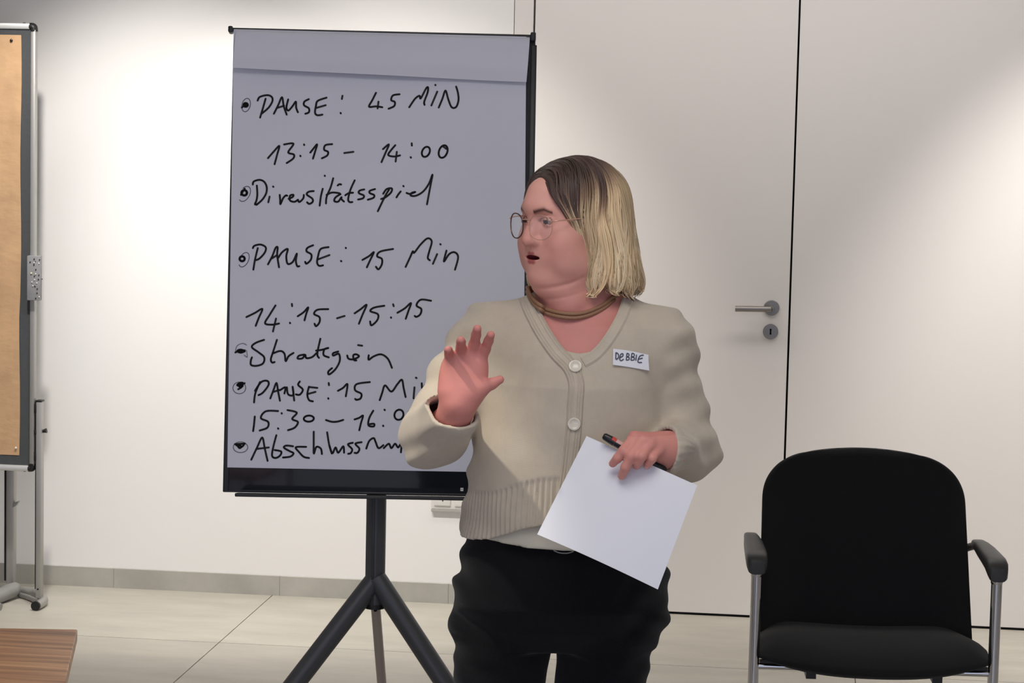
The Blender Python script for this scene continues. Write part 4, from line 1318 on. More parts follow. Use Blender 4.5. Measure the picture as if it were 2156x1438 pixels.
PO = Vector((P(1200, 900)[0], PY, 0.0))
me.transform(Matrix.Translation(-PO))
person = bpy.data.objects.new('person', me)
person.location = PO
COL.objects.link(person)
tag(person, 'woman with blonde bob, glasses and beige cardigan speaking with one hand raised', 'person')

# ---- eyes
M['eye'] = mat('eye_white', (172, 150, 140), 0.25)
M['iris'] = mat('iris', (58, 44, 36), 0.2)
M['pupil'] = mat('pupil', (8, 8, 8), 0.1)
for e_ in EYES:
    g = MB(); c_ = hd(*e_)
    gz = HROT @ np.array([-0.12, -1, -0.02]); gz /= np.linalg.norm(gz)
    g.ball(c_, 0.0115, 20, 14)
    eo = g.build('eye', M['eye'], person, smooth=True)
    MB().lathe(c_ + gz*0.0102, gz, [(-0.0006, 0.0074), (0.0004, 0.0068), (0.0010, 0.0048), (0.0013, 0.001)], 20).build('iris', M['iris'], eo, smooth=True)
    MB().lathe(c_ + gz*0.0113, gz, [(0, 0.0028), (0.0004, 0.0026), (0.0006, 0.001)], 16).build('pupil', M['pupil'], eo, smooth=True)
MB().tube([hd(-0.012, -0.080, -0.0615), hd(0, -0.0860, -0.0610), hd(0.012, -0.080, -0.0615)], 0.0018, 8).build('teeth', M['eye'], person, smooth=True)
def trace_many(f, pp, t0=3.6, n=70):
    """sight-line hits for many picture points at once"""
    D = np.array([ray(x, y) for x, y in pp]); D /= np.linalg.norm(D, axis=1)[:, None]
    t = np.full(len(D), t0)
    for _ in range(n):
        v = f(CAM_POS + D*t[:, None])
        t = t + np.clip(v*0.75, -0.02, 0.2)
    return CAM_POS + D*t[:, None]

# ---- cardigan
sleeve_r = [(RC(S_R, M_R, 0.063, 0.059), 'u', 0.05), (RC(M_R, E_R, 0.059, 0.060), 'u', 0.02), (RC(E_R, W_R, 0.060, 0.044), 'u', 0.02)]
sleeve_l = [(RC(S_L, M_L, 0.063, 0.056), 'u', 0.03), (RC(M_L, E_L, 0.056, 0.057), 'u', 0.02), (RC(E_L, W_L, 0.056, 0.0395), 'u', 0.02)]
card = [(TORSO, 'u', 0), (RC(NB + np.array([-0.072, 0.012, -0.022]), S_R, 0.052, 0.058), 'u', 0.03), (RC(NB + np.array([0.078, 0.012, -0.022]), S_L, 0.052, 0.058), 'u', 0.03)] + sleeve_r + sleeve_l
def folds(p, d):
    x, y, z = p[..., 0], p[..., 1], p[..., 2]
    f = 0.0016*np.sin(31*x + 17*z + 3*np.sin(14*z)) + 0.0013*np.sin(23*z - 40*y + 11*x) + 0.0008*np.sin(57*z + 33*x + 20*y)
    arm = np.clip((np.abs(x - (S_R[0]+S_L[0])/2) - 0.165)/0.03, 0, 1)
    f = f + arm*(0.0032*np.sin(74*z + 30*x + 46*y) + 0.0020*np.sin(120*z - 50*x + 10*y))
    return d + f
CARD = SDF(card, folds)
VPOLY = [(1104, 540), (1108, 606), (1122, 645), (1150, 692), (1190, 737), (1222, 743), (1255, 738), (1292, 703), (1320, 650), (1337, 608), (1341, 540)]
vp2 = np.array([[P(x, y, -0.10)[0], P(x, y, -0.10)[2]] for x, y in VPOLY])
def poly2d(p, poly):
    d2 = np.full(p.shape[:-1], 1e9); ins = np.zeros(p.shape[:-1], bool)
    n = len(poly)
    for i in range(n):
        a, b = poly[i], poly[(i+1) % n]
        e = b - a; w_ = p - a
        t = np.clip((w_ @ e)/(e @ e), 0, 1)
        q = w_ - t[..., None]*e
        d2 = np.minimum(d2, (q*q).sum(-1))
        c = (a[1] > p[..., 1]) != (b[1] > p[..., 1])
        xi = a[0] + (p[..., 1] - a[1])*e[0]/(e[1] + 1e-12)
        ins ^= c & (p[..., 0] < xi)
    d = np.sqrt(d2)
    return np.where(ins, -d, d)
HEMX = [(940, 1146), (975, 1145), (1030, 1138), (1100, 1113), (1138, 1104), (1200, 1101), (1300, 1112), (1400, 1140), (1440, 1146)]
hx = np.array([P(x, y, -0.15)[0] for x, y in HEMX]); hz = np.array([P(x, y, -0.15)[2] for x, y in HEMX])
def cuff_plane(W_, E_, up=0.0, way=np.array([0, 0, 1.0]), fore=None):
    d = (W_ - E_)/np.linalg.norm(W_ - E_)
    d = d*(1 - up) + way*up; d /= np.linalg.norm(d)
    def f(p):
        q = p - W_
        ax = q @ d
        rad_ = np.sqrt(np.maximum((q*q).sum(-1) - ax*ax, 0))
        c = np.maximum(np.maximum(-ax, ax - 0.10), rad_ - (0.056 if fore is None else 0.085))
        return c if fore is None else np.maximum(c, fore(p) - TORSO(p))
    return f
cutR, cutL = cuff_plane(W_R, E_R, 0.62), cuff_plane(P(1399, 950, -0.178), E_L, 0.68, -CR + np.array([0, 0, 0.12]), RC(E_L, W_L, 0.056, 0.0395))
neckcut = RC(NB + np.array([0.0, 0.012, -0.02]), NB + np.array([0, 0.02, 0.2]), 0.080, 0.10)
class CARDSHELL:
    items = card
    def select(s, c, r): return CARD.select(c, r)
    def __call__(s, p, sel=None):
        o = CARD(p, sel)
        d = np.maximum(o, -(o + 0.0075))
        d = np.maximum(d, np.interp(p[..., 0], hx, hz) - p[..., 2])
        v = np.maximum(poly2d(p[..., [0, 2]], vp2), p[..., 1] - (PY + 0.02))
        d = np.maximum(d, -v)
        d = np.maximum(d, -neckcut(p))
        d = np.maximum(d, -cutR(p)); d = np.maximum(d, -cutL(p))
        return d
M['knit'] = mat('beige_knit', (201, 188, 169), 0.95, spec=0.1, noise=(26, 0.05), sheen=0.3)
def knit(mt, sc=1.0):
    """rows of stitches as fine relief"""
    nt = mt.node_tree; b = nt.nodes['Principled BSDF']
    tc = nt.nodes.new('ShaderNodeTexCoord')
    w1 = nt.nodes.new('ShaderNodeTexWave'); w1.wave_type = 'BANDS'; w1.bands_direction = 'Z'
    w1.inputs['Scale'].default_value = 190*sc; w1.inputs['Distortion'].default_value = 1.6; w1.inputs['Detail'].default_value = 2
    w2 = nt.nodes.new('ShaderNodeTexWave'); w2.wave_type = 'BANDS'; w2.bands_direction = 'X'
    w2.inputs['Scale'].default_value = 150*sc; w2.inputs['Distortion'].default_value = 2.0
    for w_ in (w1, w2): nt.links.new(tc.outputs['Object'], w_.inputs['Vector'])
    n = nt.nodes.new('ShaderNodeTexNoise'); n.inputs['Scale'].default_value = 180
    nt.links.new(tc.outputs['Object'], n.inputs['Vector'])
    a = nt.nodes.new('ShaderNodeMath'); a.operation = 'MULTIPLY'
    nt.links.new(w1.outputs['Fac'], a.inputs[0]); nt.links.new(w2.outputs['Fac'], a.inputs[1])
    a2 = nt.nodes.new('ShaderNodeMath'); a2.operation = 'ADD'
    nt.links.new(a.outputs[0], a2.inputs[0]); nt.links.new(n.outputs['Fac'], a2.inputs[1])
    bp = nt.nodes.new('ShaderNodeBump'); bp.inputs['Strength'].default_value = 0.28; bp.inputs['Distance'].default_value = 0.0012
    nt.links.new(a2.outputs[0], bp.inputs['Height']); nt.links.new(bp.outputs[0], b.inputs['Normal'])
knit(M['knit'])
Vc, Qc = nets(CARDSHELL(), np.array([-0.84, -4.12, 0.80]), np.array([-0.05, -3.52, 1.45]), 0.003)
# ribbed hem and cuffs: real ridges pushed out along the surface
nc_ = grad(CARD, Vc)
zh = np.interp(Vc[:, 0], hx, hz)
hemw = np.clip((zh + 0.088 - Vc[:, 2])/0.008, 0, 1)
armd = np.minimum(np.min([f(Vc) for f, _, _ in sleeve_r[1:]], axis=0), np.min([f(Vc) for f, _, _ in sleeve_l[1:]], axis=0))
hemw *= np.clip(armd/0.006, 0, 1)
ang = np.arctan2(Vc[:, 1] - PY, (Vc[:, 0] - (hx[0]+hx[-1])/2)*0.9)
Vc = Vc + nc_*(hemw*(0.0024*np.sin(ang*118) - 0.0022))[:, None]
for W_, E_ in ((P(1399, 950, -0.178), E_L),):
    d = (W_ - E_)/np.linalg.norm(W_ - E_)*0.32 + (-CR)*0.68; d /= np.linalg.norm(d)
    q = Vc - W_; ax = q @ d
    rad_ = np.sqrt(np.maximum((q*q).sum(1) - ax*ax, 0))
    a_ = np.cross(d, [0, 0, 1.0]); a_ /= np.linalg.norm(a_); b_ = np.cross(d, a_)
    th = np.arctan2(q @ b_, q @ a_)
    wt = np.clip((ax + 0.055)/0.008, 0, 1)*(rad_ < 0.060)*(ax < 0.01)*(TORSO(Vc) > 0.004)
    Vc = Vc + nc_*(wt*(0.0007*np.sin(th*22) - 0.0008))[:, None]
cardigan = sdf_obj('cardigan', Vc, Qc, M['knit'], person)

def strip(path, w, prof, off, name, material, parent):
    """knitted band laid on the cardigan: path in picture points traced on to the knit"""
    pa = catmull(path, 6)
    pts = []
    for i, p in enumerate(pa):
        d = pa[min(i+1, len(pa)-1)] - pa[max(i-1, 0)]; d = d/np.hypot(*d)
        n_ = np.array([-d[1], d[0]])
        for s in np.linspace(-1, 1, len(prof)): pts.append(p + n_*s*w/2)
    H = trace_many(CARD, pts)
    k = len(prof)
    # keep only the stretch of band whose whole width met the knit
    okr = ((np.abs(CARD(H)) < 0.002) & (H[:, 1] < PY + 0.06)).reshape(-1, k).all(1)
    pa = [p for p, q in zip(pa, okr) if q]
    H = H.reshape(-1, k, 3)[okr].reshape(-1, 3); N_ = grad(CARD, H)
    top = H + N_*(off*np.tile(np.array(prof), len(pa)))[:, None]
    rows = [[top[i*k + j] for j in range(k)] for i in range(len(pa))]
    bot = H - N_*0.004
    g = MB()
    nr = len(pa); Nn = nr*k
    fs_ = [(i*k+j, i*k+j+1, (i+1)*k+j+1, (i+1)*k+j) for i in range(nr-1) for j in range(k-1)]
    rim = [j for j in range(k)] + [i*k+k-1 for i in range(1, nr)] + [(nr-1)*k+j for j in range(k-2, -1, -1)] + [i*k for i in range(nr-2, 0, -1)]
    fs_ += [(rim[i], rim[i]+Nn, rim[(i+1) % len(rim)]+Nn, rim[(i+1) % len(rim)]) for i in range(len(rim))]
    fs_ += [tuple(Nn+x for x in reversed(f)) for f in fs_[:(nr-1)*(k-1)]]
    g.add(list(top) + list(bot), fs_)
    return g.build(name, material, parent, smooth=True)
pr_ = [0.2, 1, 0.5, 0.95, 0.5, 0.95, 0.9, 0.95, 0.5, 0.95, 0.5, 1, 0.2]
strip([(1322, 632), (1307, 672), (1281, 716), (1255, 746), (1228, 763)], 24, [0.2, 1, 0.6, 0.95, 0.6, 1, 0.2], 0.0030, 'neck_band', M['knit'], cardigan)
strip([(1107, 622), (1122, 660), (1145, 703), (1172, 742), (1200, 772), (1213, 806), (1211, 850), (1208, 900), (1202, 960), (1194, 1020), (1185, 1070), (1180, 1103)], 34, pr_, 0.0042, 'button_band', M['knit'], cardigan)
M['button'] = mat('cream_button', (226, 218, 200), 0.25, coat=0.3)
bt = trace_many(CARD, [(1211, 773), (1208.5, 893)]); bn_ = grad(CARD, bt)
for c_, n_ in zip(bt, bn_):
    g = MB().lathe(c_ + n_*0.003, n_, [(0, 0.0085), (0.002, 0.0118), (0.0036, 0.0112), (0.0040, 0.0088), (0.0030, 0.0072), (0.0028, 0.001)], 24)
    b_ = g.build('button', M['button'], cardigan, smooth=True)

# ---- shirt under the cardigan
SHX = [(940, 1138), (1020, 1141), (1100, 1151), (1190, 1159), (1290, 1160), (1440, 1150)]
sx_ = np.array([P(x, y, -0.15)[0] for x, y in SHX]); sz_ = np.array([P(x, y, -0.15)[2] for x, y in SHX])
class SHIRT:
    items = [(TORSO, 'u', 0)]
    def select(s, c, r): return {0}
    def __call__(s, p, sel=None):
        o = TORSO(p) + 0.0095 + 0.0012*np.sin(p[..., 0]*70 + p[..., 2]*20)
        d = np.maximum(o, -(o + 0.006))
        d = np.maximum(d, np.interp(p[..., 0], sx_, sz_) - p[..., 2])
        return np.maximum(d, p[..., 2] - 1.0)
M['shirt'] = mat('pale_beige_jersey', (206, 199, 182), 0.9, noise=(30, 0.04))
TORSO.z[0] -= 0.03
Vs, Qs = nets(SHIRT(), np.array([-0.66, -3.98, 0.80]), np.array([-0.20, -3.54, 1.02]), 0.0035)
sdf_obj('shirt', Vs, Qs, M['shirt'], person)

# ---- trousers
hip2 = COLUMN(HIPS)
tr_items = [(hip2, 'u', 0)]
for a_, b_, c_, d_ in LEGS:
    tr_items += [(RC(a_, b_, 0.097, 0.0785), 'u', 0.012), (RC(b_, c_, 0.0775, 0.070), 'u', 0.02), (RC(c_, d_, 0.070, 0.064), 'u', 0.02)]
def trfold(p, d):
    x, y, z = p[..., 0], p[..., 1], p[..., 2]
    side = np.clip((np.abs(x - PO[0]) - 0.10)/0.08, 0, 1)
    return d + side*(0.0035*np.sin(78*z + 14*np.sin(x*9) + 20*y) + 0.002*np.sin(133*z + 30*y + x*20)) + 0.0015*np.sin(40*x + 25*z)
TR = SDF(tr_items, trfold)
ztr, zan = P(1200, 1104)[2], 0.085
class TROUSERS:
    items = tr_items
    def select(s, c, r): return TR.select(c, r)
    def __call__(s, p, sel=None):
        d = TR(p, sel)
        return np.maximum(np.maximum(d, p[..., 2] - ztr), zan - p[..., 2])
M['trousers'] = mat('black_trousers', (13, 13, 17), 0.92, spec=0.12, noise=(420, 0.35), bump=(300, 0.3, 0.001), sheen=0.08)
Vt, Qt = nets(TROUSERS(), np.array([-0.68, -4.0, 0.06]), np.array([-0.18, -3.52, 0.92]), 0.004)
sdf_obj('trousers', Vt, Qt, M['trousers'], person)
bq = trace_many(TR, [(1166, 1158), (1178, 1163), (1195, 1164), (1208, 1160)]) + np.array([0, -0.003, 0])
MB().tube(catmull(list(bq), 4), 0.0012, 8).build('drawstring', M['grey_plastic'], person, smooth=True)
M['shoe'] = mat('black_shoe', (18, 18, 18), 0.4)
for a_, b_, c_, d_ in LEGS:
    d_ = np.array(d_)
    sh = SDF([(RC((d_[0], d_[1]+0.035, 0.04), (d_[0], d_[1]-0.12, 0.032), 0.042, 0.036), 'u', 0), (RC((d_[0], d_[1]+0.02, 0.05), (d_[0], d_[1]+0.01, 0.095), 0.043, 0.044), 'u', 0.03), (RC((d_[0], d_[1]-0.1, 0.03), (d_[0], d_[1]-0.155, 0.027), 0.040, 0.030), 'u', 0.02)])
    class SH:
        items = sh.items
        def select(s, c, r): return sh.select(c, r)
        def __call__(s, p, sel=None): return np.maximum(np.maximum(sh(p, sel), 0.0008 - p[..., 2]), p[..., 2] - 0.105)
    v_, q_ = nets(SH(), d_ + np.array([-0.07, -0.22, -0.1]), d_ + np.array([0.07, 0.10, 0.05]), 0.005)
    sdf_obj('shoe', v_, q_, M['shoe'], person)

# ---- necklace: two strands of beige cord lying on the throat
M['cord'] = mat('beige_brown_cord', (150, 112, 84), 0.6, noise=(300, 0.1))
npx = [(1150, 649), (1158, 652), (1175, 656), (1195, 659), (1215, 660), (1236, 657), (1256, 650), (1274, 640), (1288, 628)]
nk = trace_many(BODY, npx); nn_ = grad(BODY, nk)
front = [P(1111, 606, 0.010), P(1116, 620, -0.025), P(1127, 634, -0.052), P(1138, 643, -0.068)] + [p + n_*0.0035 for p, n_ in zip(nk, nn_)]
bk = [NB + np.array([0.076, 0.010, 0.046]), NB + np.array([0.066, 0.055, 0.052]), NB + np.array([0.0, 0.085, 0.052]), NB + np.array([-0.072, 0.060, 0.052]), NB + np.array([-0.098, 0.015, 0.050])]
for dz, off in ((0, 0), (-0.0072, -0.0012)):
    loop = [p + np.array([0, off, dz]) for p in front + bk]
    loop = catmull([loop[-1]] + loop + loop[:2], 5)[5:-5]
    MB().tube(loop, 0.0036, 10, cap=False).build('necklace', M['cord'], person, smooth=True)

# ---- dark wristbands
for W_, E_, hnd, r_ in ((W_L, E_L, LH['w'], 0.0275),):
    d = (hnd - W_) if np.linalg.norm(hnd - W_) > 0.012 else (W_ - E_)
    if W_ is W_R: d = HR[3]
    else: d = -CR + CF*-0.4
    d = d/np.linalg.norm(d)
    a_ = np.cross(d, [0.2, 0.3, 1.0]); a_ /= np.linalg.norm(a_); b_ = np.cross(d, a_)
    c_ = P(1401, 945, -0.196)
    MB().tube([c_ + (a_*math.cos(t) + b_*math.sin(t))*r_ for t in np.linspace(0, 2*math.pi, 33)], 0.0023, 8, cap=False).build('wristband', M['plastic'], person, smooth=True)

# ---- fingernails on the lowered hand
M['nail'] = mat('fingernail', (224, 168, 158), 0.3)
for c_ in chains:
    t_ = c_[3] - c_[2]; t_ /= np.linalg.norm(t_)
    q = c_[3]*0.85 + c_[2]*0.15
    n_ = -CF - t_*((-CF) @ t_); n_ /= np.linalg.norm(n_)
    w_ = np.cross(t_, n_)
    MB().grid([[q + t_*0.0045*a + w_*0.0042*b*(1 - 0.25*a*a) + n_*(0.0064 - 0.0012*b*b - 0.0006*(a > 0.5)) for b in np.linspace(-1, 1, 5)] for a in np.linspace(-1, 1, 5)], -n_*0.0012).build('fingernail', M['nail'], person, smooth=True)

# ---- glasses
M['rim'] = mat('thin_bronze_rim', (104, 76, 70), 0.3, 0.6)
M['gold'] = mat('pale_gold_rim', (206, 160, 138), 0.35, 0.3)
M['lens'] = mat('spectacle_lens', (246, 246, 250), 0.04, spec=0.8)
lb = M['lens'].node_tree.nodes['Principled BSDF']
lb.inputs['Alpha'].default_value = 0.07
M['lens_reflection'] = mat('lens_painted_reflection', (246, 246, 250), 0.04, spec=0.8)  # milkier lens: a window reflection put into its colour and opacity
M['lens_reflection'].node_tree.nodes['Principled BSDF'].inputs['Alpha'].default_value = 0.24
gl = thing('glasses', tuple(hd(0, -0.105, 0)), None, None)
attach(gl, person)
def lens_pt(sx, a, off=0.0):
    ca, sa = math.cos(a), math.sin(a)
    rx, rz = 0.0245, 0.0215 if sa > 0 else 0.0235
    x = rx*math.copysign(abs(ca)**0.92, ca); z = rz*math.copysign(abs(sa)**0.92, sa)
    y = -0.1075 + 0.9*(abs(sx*0.0335 + x))**2*4.0
    return hd(sx*0.0335 + x, y - off, -0.008 + z)
for sx in (-1, 1):
    rm = [lens_pt(sx, a) for a in np.linspace(0, 2*math.pi, 49)]
    MB().tube(rm, 0.00125 if sx < 0 else 0.0007, 8, cap=False).build('rim', M['rim'] if sx < 0 else M['gold'], gl, smooth=True)
    ctr = np.mean([lens_pt(sx, a) for a in np.linspace(0, 2*math.pi, 25)[:-1]], axis=0)
    g = MB()
    rings_ = [[ctr + (lens_pt(sx, a) - ctr)*r_ for a in np.linspace(0, 2*math.pi, 33)[:-1]] for r_ in (0.02, 0.5, 0.99)]
    vs_ = [p for r_ in rings_ for p in r_]
    fs_ = [(i*32+j, i*32+(j+1) % 32, (i+1)*32+(j+1) % 32, (i+1)*32+j) for i in range(2) for j in range(32)] + [tuple(range(32))]
    g.add(vs_, fs_)
    g.build('lens', M['lens'] if sx > 0 else M['lens_reflection'], gl, smooth=True)
    tp_ = [lens_pt(sx, R(25) if sx > 0 else R(155)), hd(sx*0.0665, -0.088, 0.004), hd(sx*0.0735, -0.040, 0.006), hd(sx*0.0790, 0.004, 0.008), hd(sx*0.0795, 0.022, -0.004)]
    MB().tube(catmull(tp_, 4), 0.0011, 8).build('temple', M['gold'], gl, smooth=True)
MB().tube(catmull([lens_pt(-1, R(30)), hd(-0.004, -0.1085, 0.004), hd(0.004, -0.1085, 0.004), lens_pt(1, R(150))], 4), 0.0011, 8).build('bridge', M['gold'], gl, smooth=True)

# ---- hair: a solid under-shape plus many fine locks that follow it
HZB = P(1290, 598)[2]
FE_C = np.array([0, -0.100, -0.042])
def face_q(l, sc=1.0): return np.sqrt(((((l - FE_C)/(np.array([0.0795, 0.078, 0.106])*sc)))**2).sum(-1))
def hair_post(p, d):
    l = (p - HPOS) @ HROT
    d = smax(d, -(face_q(l) - 1)*0.075, 0.010)
    ang_ = np.arctan2(l[..., 1], l[..., 0])
    d = smax(d, HZB + 0.006*np.sin(ang_*9 + 1.0) + 0.003*np.sin(ang_*23) - p[..., 2], 0.006)
    return d + np.clip((0.05 - l[..., 2])/0.08, 0, 1)*(0.0020*np.sin(ang_*22 + 2.5*np.sin(l[..., 2]*30)))
hair_items = [(HE((0.001, 0.008, 0.026), (0.0785, 0.096, 0.0885)), 'u', 0),
              (RC(P(1262, 430, -0.01), P(1294, 606, -0.012), 0.043, 0.048), 'u', 0.03), (RC(P(1254, 425, 0.04), P(1278, 606, 0.045), 0.050, 0.056), 'u', 0.03),
              (RC(P(1215, 430, 0.085), P(1205, 600, 0.072), 0.045, 0.040), 'u', 0.03), (RC(P(1150, 430, 0.055), P(1140, 596, 0.055), 0.030, 0.020), 'u', 0.03),
              (RC(P(1258, 500, -0.052), P(1262, 600, -0.046), 0.022, 0.021), 'u', 0.02)]
HAIR = SDF(hair_items, hair_post)
M['hair'] = mat('hair', (200, 165, 110), 0.45, spec=0.3, attr=True)
DARK, MIDC, BLOND, PALE = (np.array(lin(*c)) for c in ((84, 66, 60), (164, 132, 106), (240, 209, 166), (252, 234, 198)))
def hair_col(p, jit):
    """dark roots on the crown and temple, blonde lengths"""
    l = (p - HPOS) @ HROT
    t = np.clip((0.078 + jit*0.055 - l[:, 2] + 0.62*np.clip(l[:, 1], -0.09, 0.05))/0.075, 0, 1)
    t = t*t*(3 - 2*t)
    u = np.clip(2*t, 0, 1)[:, None]; w_ = np.clip(2*t - 1, 0, 1)[:, None]
    return (DARK*(1 - u) + MIDC*u)*(1 - w_) + BLOND*w_
lo_, hi_ = np.array([-0.56, -3.92, 1.36]), np.array([-0.26, -3.58, 1.66])
Vh, Qh = nets(HAIR, lo_, hi_, 0.003)
hair = sdf_obj('hair', Vh, Qh, M['hair'], person, hair_col(Vh, np.full(len(Vh), 0.0))*0.62)  # under-shape darkened: shade between the locks put into its colour
NS, KS = 2800, 42
part_x = rng.normal(-0.006, 0.012, NS)
pos = np.array([hd(part_x[i], rng.uniform(-0.082, 0.100), 0.12) for i in range(NS)])
for _ in range(30): pos[:, 2] -= np.clip(HAIR(pos), -0.01, 0.03)*0.8
lr = (pos - HPOS) @ HROT
sgn = np.where(lr[:, 0] > -0.010, 1.0, -1.0)
out = np.stack([sgn, 0.30 + rng.normal(0, 0.08, NS) + np.clip(lr[:, 1]*7, -0.15, 0.9), np.full(NS, 0.1)], 1) @ HROT.T
zb_ = P(1290, 612)[2]
zend = np.where(rng.rand(NS) < 0.8, zb_ + rng.normal(0, 0.008, NS), zb_ + np.abs(rng.normal(0, 0.045, NS)))
clump = np.floor(rng.uniform(0, 90, NS))                    # locks share a wave
cr_ = np.random.RandomState(5)
cph, cwv, clf, cjt, cbr = cr_.uniform(0, 6.28, 90), cr_.uniform(0.7, 1.3, 90), cr_.uniform(0.0002, 0.0075, 90), cr_.uniform(-0.35, 0.45, 90), cr_.uniform(0.58, 1.2, 90)
order = np.argsort(lr[:, 1]*1.0 + sgn*10)
clump[order] = (np.arange(NS)*90//NS)
clump = clump.astype(int)
ph, wv = cph[clump] + rng.normal(0, 0.25, NS), cwv[clump]
lift = clf[clump] + rng.uniform(0.0, 0.0022, NS)
paths = [pos.copy()]; vel = out.copy(); keepn = np.full(NS, KS)
stepL = 0.0095
for k in range(1, KS):
    N_ = grad(HAIR, pos, 0.003)
    t_ = min(1, k/9.0)
    l = (pos - HPOS) @ HROT
    g_ = np.array([0, 0, -1.0])*t_ + vel*(1 - t_)*1.1
    bw = np.clip((1.30 - face_q(l))/0.30, 0, 1)*(l[:, 2] < 0.055)
    g_ = g_ + (np.array([0, 1.0, 0]) @ HROT.T)*(bw*1.1)[:, None]
    g_ = g_ - N_*(g_*N_).sum(1)[:, None]
    side_ = np.cross(N_, np.array([0, 0, 1.0]))
    g_ = g_ + side_*(0.24*np.sin(k*0.36*wv + ph)*min(1, max(0, k - 8)/10.0))[:, None]
    g_ /= (np.linalg.norm(g_, axis=1)[:, None] + 1e-9)
    vel = 0.6*vel + 0.4*g_
    pos = pos + g_*stepL
    d = HAIR(pos)
    l = (pos - HPOS) @ HROT
    pos = pos - N_*np.clip(d - lift*min(1, k/6), -0.004, 0.004)[:, None]
    l = (pos - HPOS) @ HROT                                  # hair parts around the face
    q = face_q(l)
    ins = q < 1.0
    if ins.any():
        c_ = l[ins] - FE_C
        l[ins] = FE_C + c_*(1.005/np.maximum(q[ins], 0.3))[:, None]
        pos[ins] = HPOS + l[ins] @ HROT.T
    paths.append(pos.copy())
    ended = (pos[:, 2] < zend) & (keepn == KS)
    keepn[ended] = k
paths = np.array(paths)
# neighbouring steps averaged: no kinks
for _ in range(2): paths[1:-1] = 0.25*paths[:-2] + 0.5*paths[1:-1] + 0.25*paths[2:]
g_vs, g_fs, g_cs = [], [], []
HNc = None
for i in range(NS):
    kk = keepn[i]
    if kk < 9: continue
    pts = paths[:kk, i]
    lf = (pts - HPOS) @ HROT
    r0 = rng.uniform(0.0007, 0.0013)
    rr_ = r0*np.clip(np.minimum(np.linspace(0.4, 5, kk), np.linspace(4, 0.15, kk)), 0.15, 1)
    cc = hair_col(pts, np.full(kk, cjt[clump[i]] + rng.uniform(-0.22, 0.22)))*cbr[clump[i]]*rng.uniform(0.82, 1.12)
    if rng.rand() < 0.28:
        w_ = np.clip((0.03 - lf[:, 2])/0.06, 0, 1)[:, None]*0.6
        cc = cc*(1 - w_) + PALE*w_
    tt = np.gradient(pts, axis=0); tt /= np.linalg.norm(tt, axis=1)[:, None] + 1e-9
    rad3 = pts - np.array([HPOS[0], HPOS[1] + 0.02, 0]); rad3[:, 2] = np.where(lf[:, 2] > 0.04, (lf[:, 2] - 0.04), 0)
    N_ = rad3/(np.linalg.norm(rad3, axis=1)[:, None] + 1e-9)
    w_ = np.cross(tt, N_); w_ /= np.linalg.norm(w_, axis=1)[:, None] + 1e-9
    N_ = np.cross(w_, tt)
    b0 = len(g_vs)
    for k in range(kk):
        for a in range(4):
            an = a*math.pi/2
            g_vs.append(pts[k] + w_[k]*rr_[k]*1.9*math.cos(an) + N_[k]*rr_[k]*0.8*math.sin(an)); g_cs.append(cc[k])
    for k in range(kk-1):
        for a in range(4):
            q = (a+1) % 4
            g_fs.append((b0+k*4+a, b0+k*4+q, b0+(k+1)*4+q, b0+(k+1)*4+a))
locks = sdf_obj('hair_locks', np.array(g_vs), np.array(g_fs), M['hair'], hair, np.array(g_cs))
locks['kind'] = 'stuff'

# ------------------------------------------------------------------ what the speaker holds and wears on the chest
tagc = [(1288.5, 735.5), (1363, 748), (1364, 781.5), (1288.5, 769)]
pp = []
for i in range(7):
    for j in range(11):
        v_, u_ = i/6, j/10
        x = (tagc[0][0]*(1-u_) + tagc[1][0]*u_)*(1-v_) + (tagc[3][0]*(1-u_) + tagc[2][0]*u_)*v_
        y = (tagc[0][1]*(1-u_) + tagc[1][1]*u_)*(1-v_) + (tagc[3][1]*(1-u_) + tagc[2][1]*u_)*v_ - 2.5*math.sin(u_*math.pi)*(1 if v_ < 0.5 else 0.6)
        pp.append((x, y))
TH_ = trace_many(CARD, pp); TN = grad(CARD, TH_)
tn = TN.mean(0); tn /= np.linalg.norm(tn)
# a stiff sticker: flatten the traced points towards their common plane
tc_ = TH_.mean(0)
dd = (TH_ - tc_) @ tn
TF = TH_ - (dd*0.8)[:, None]*tn + tn*(np.max(dd)*0.4 + 0.0026)
nt_ = MB().grid([[TF[i*11+j] for j in range(11)] for i in range(7)], -tn*0.0006).build('name_tag', M['sheet'], smooth=True)
tag(nt_, 'white hand-lettered name sticker on the chest of the beige cardigan', 'name tag')
M['tag_ink'] = mat('blue_black_pen_ink', (74, 76, 96), 0.6)
letters = [[(1548,1060),(1546,1150)], [(1548,1060),(1580,1080),(1582,1130),(1550,1156)], [(1605,1130),(1645,1105),(1640,1075),(1610,1090),(1600,1150),(1620,1172),(1655,1150)],
           [(1690,1165),(1700,1070)], [(1700,1070),(1728,1082),(1722,1112),(1698,1118),(1730,1132),(1726,1158),(1692,1165)], [(1755,1165),(1768,1070)], [(1768,1070),(1800,1080),(1796,1112),(1765,1120),(1802,1135),(1796,1160),(1757,1168)],
           [(1832,1090),(1822,1170)], [(1930,1095),(1876,1110),(1850,1190),(1906,1196)], [(1862,1152),(1915,1136)]]
g = MB()
for st in letters:
    q = [on_plane(1060 + x*0.15296, 580 + y*0.15296, tc_ + tn*(np.max(dd)*0.4 + 0.0036), tn) for x, y in catmull(st, 3)]
    g.tube(q, 0.00105, 6, flat=(tn, 0.6))
lt = g.build('lettering', M['tag_ink'], nt_)

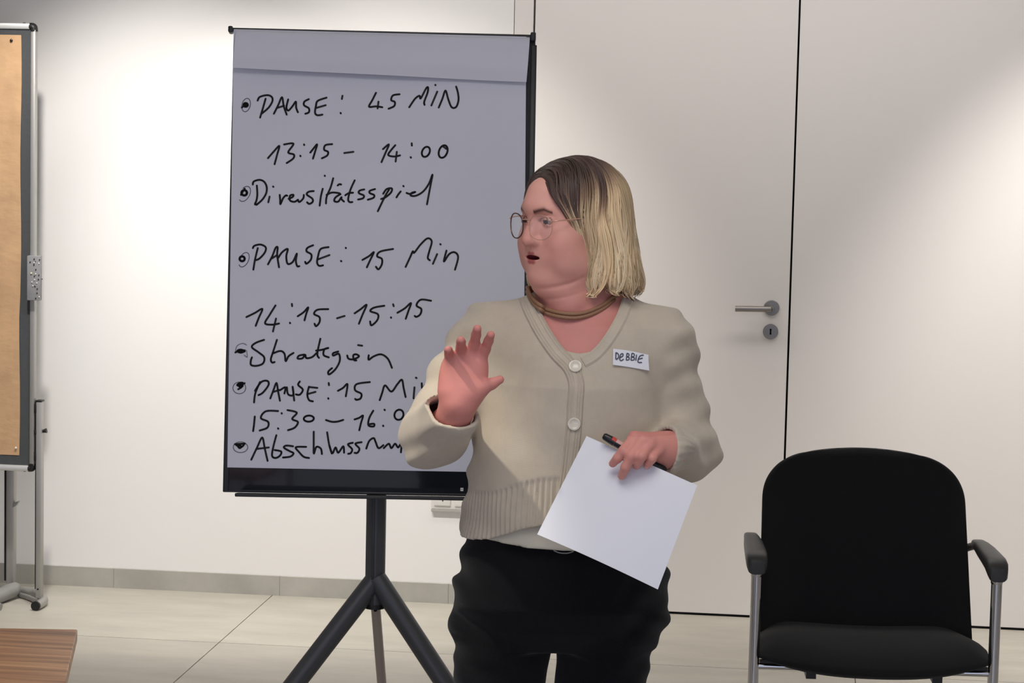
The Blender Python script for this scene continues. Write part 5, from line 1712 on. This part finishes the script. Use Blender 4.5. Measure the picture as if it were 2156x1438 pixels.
# sheet of paper
cA, cB, cC, cD = P(1235, 918, -0.206), P(1468, 1022, -0.262), P(1385, 1241, -0.322), P(1131, 1125, -0.280)
rows = []
pn = np.cross(cB - cA, cD - cA); pn /= np.linalg.norm(pn)
if pn @ CF > 0: pn = -pn
for i in range(17):
    v_ = i/16
    row = []
    for j in range(17):
        u_ = j/16
        p = (cA*(1-u_) + cB*u_)*(1-v_) + (cD*(1-u_) + cC*u_)*v_
        p = p + pn*0.010*math.sin(u_*math.pi)*v_ 
        row.append(p)
    rows.append(row)
sh_ = MB().grid(rows, -pn*0.0005).build('paper_sheet', M['sheet'], smooth=True)
tag(sh_, 'blank white sheet of paper held low in one hand', 'paper')

# marker pen between fingers and sheet
M['pen'] = mat('black_marker_barrel', (20, 20, 22), 0.35)
M['pen_red'] = mat('red_marker_band', (206, 74, 62), 0.4)
M['pen_white'] = mat('pink_white_marker_label', (226, 178, 172), 0.4)
q0, q1 = P(1273, 919, -0.226), P(1402, 992, -0.222)
pd_ = (q1 - q0)/np.linalg.norm(q1 - q0); LN = np.linalg.norm(q1 - q0)
mk = thing('marker_pen', tuple(q0), 'black marker pen with a red band held with the paper', 'pen')
MB().lathe(q0, pd_, [(-0.003, 0.0040), (0.0, 0.0064), (0.012, 0.0072), (0.020, 0.0074)], 20).build('cap', M['pen'], mk, smooth=True)
MB().lathe(q0, pd_, [(0.0205, 0.0070), (0.034, 0.0070), (LN - 0.014, 0.0070), (LN - 0.004, 0.0066), (LN, 0.0045)], 20).build('barrel', M['pen'], mk, smooth=True)
up_ = np.cross(pd_, -CF); up_ /= np.linalg.norm(up_)
if up_[2] < 0: up_ = -up_
fw_ = -CF - pd_*((-CF) @ pd_); fw_ /= np.linalg.norm(fw_)
for nm, mm, a0, a1, s0, s1 in (('red_band', M['pen_red'], 0.013, 0.021, 0.0076, 0.0076), ('label', M['pen_white'], 0.0215, 0.050, 0.00715, 0.00715)):
    g = MB()
    rws = []
    for t in np.linspace(a0, a1, 3):
        rws.append([q0 + pd_*t + (up_*math.sin(an) + fw_*math.cos(an))*s0 for an in np.linspace(R(10), R(100), 8)])
    g.grid(rws, -(up_ + fw_)*0.0002)
    g.build(nm, mm, mk, smooth=True)
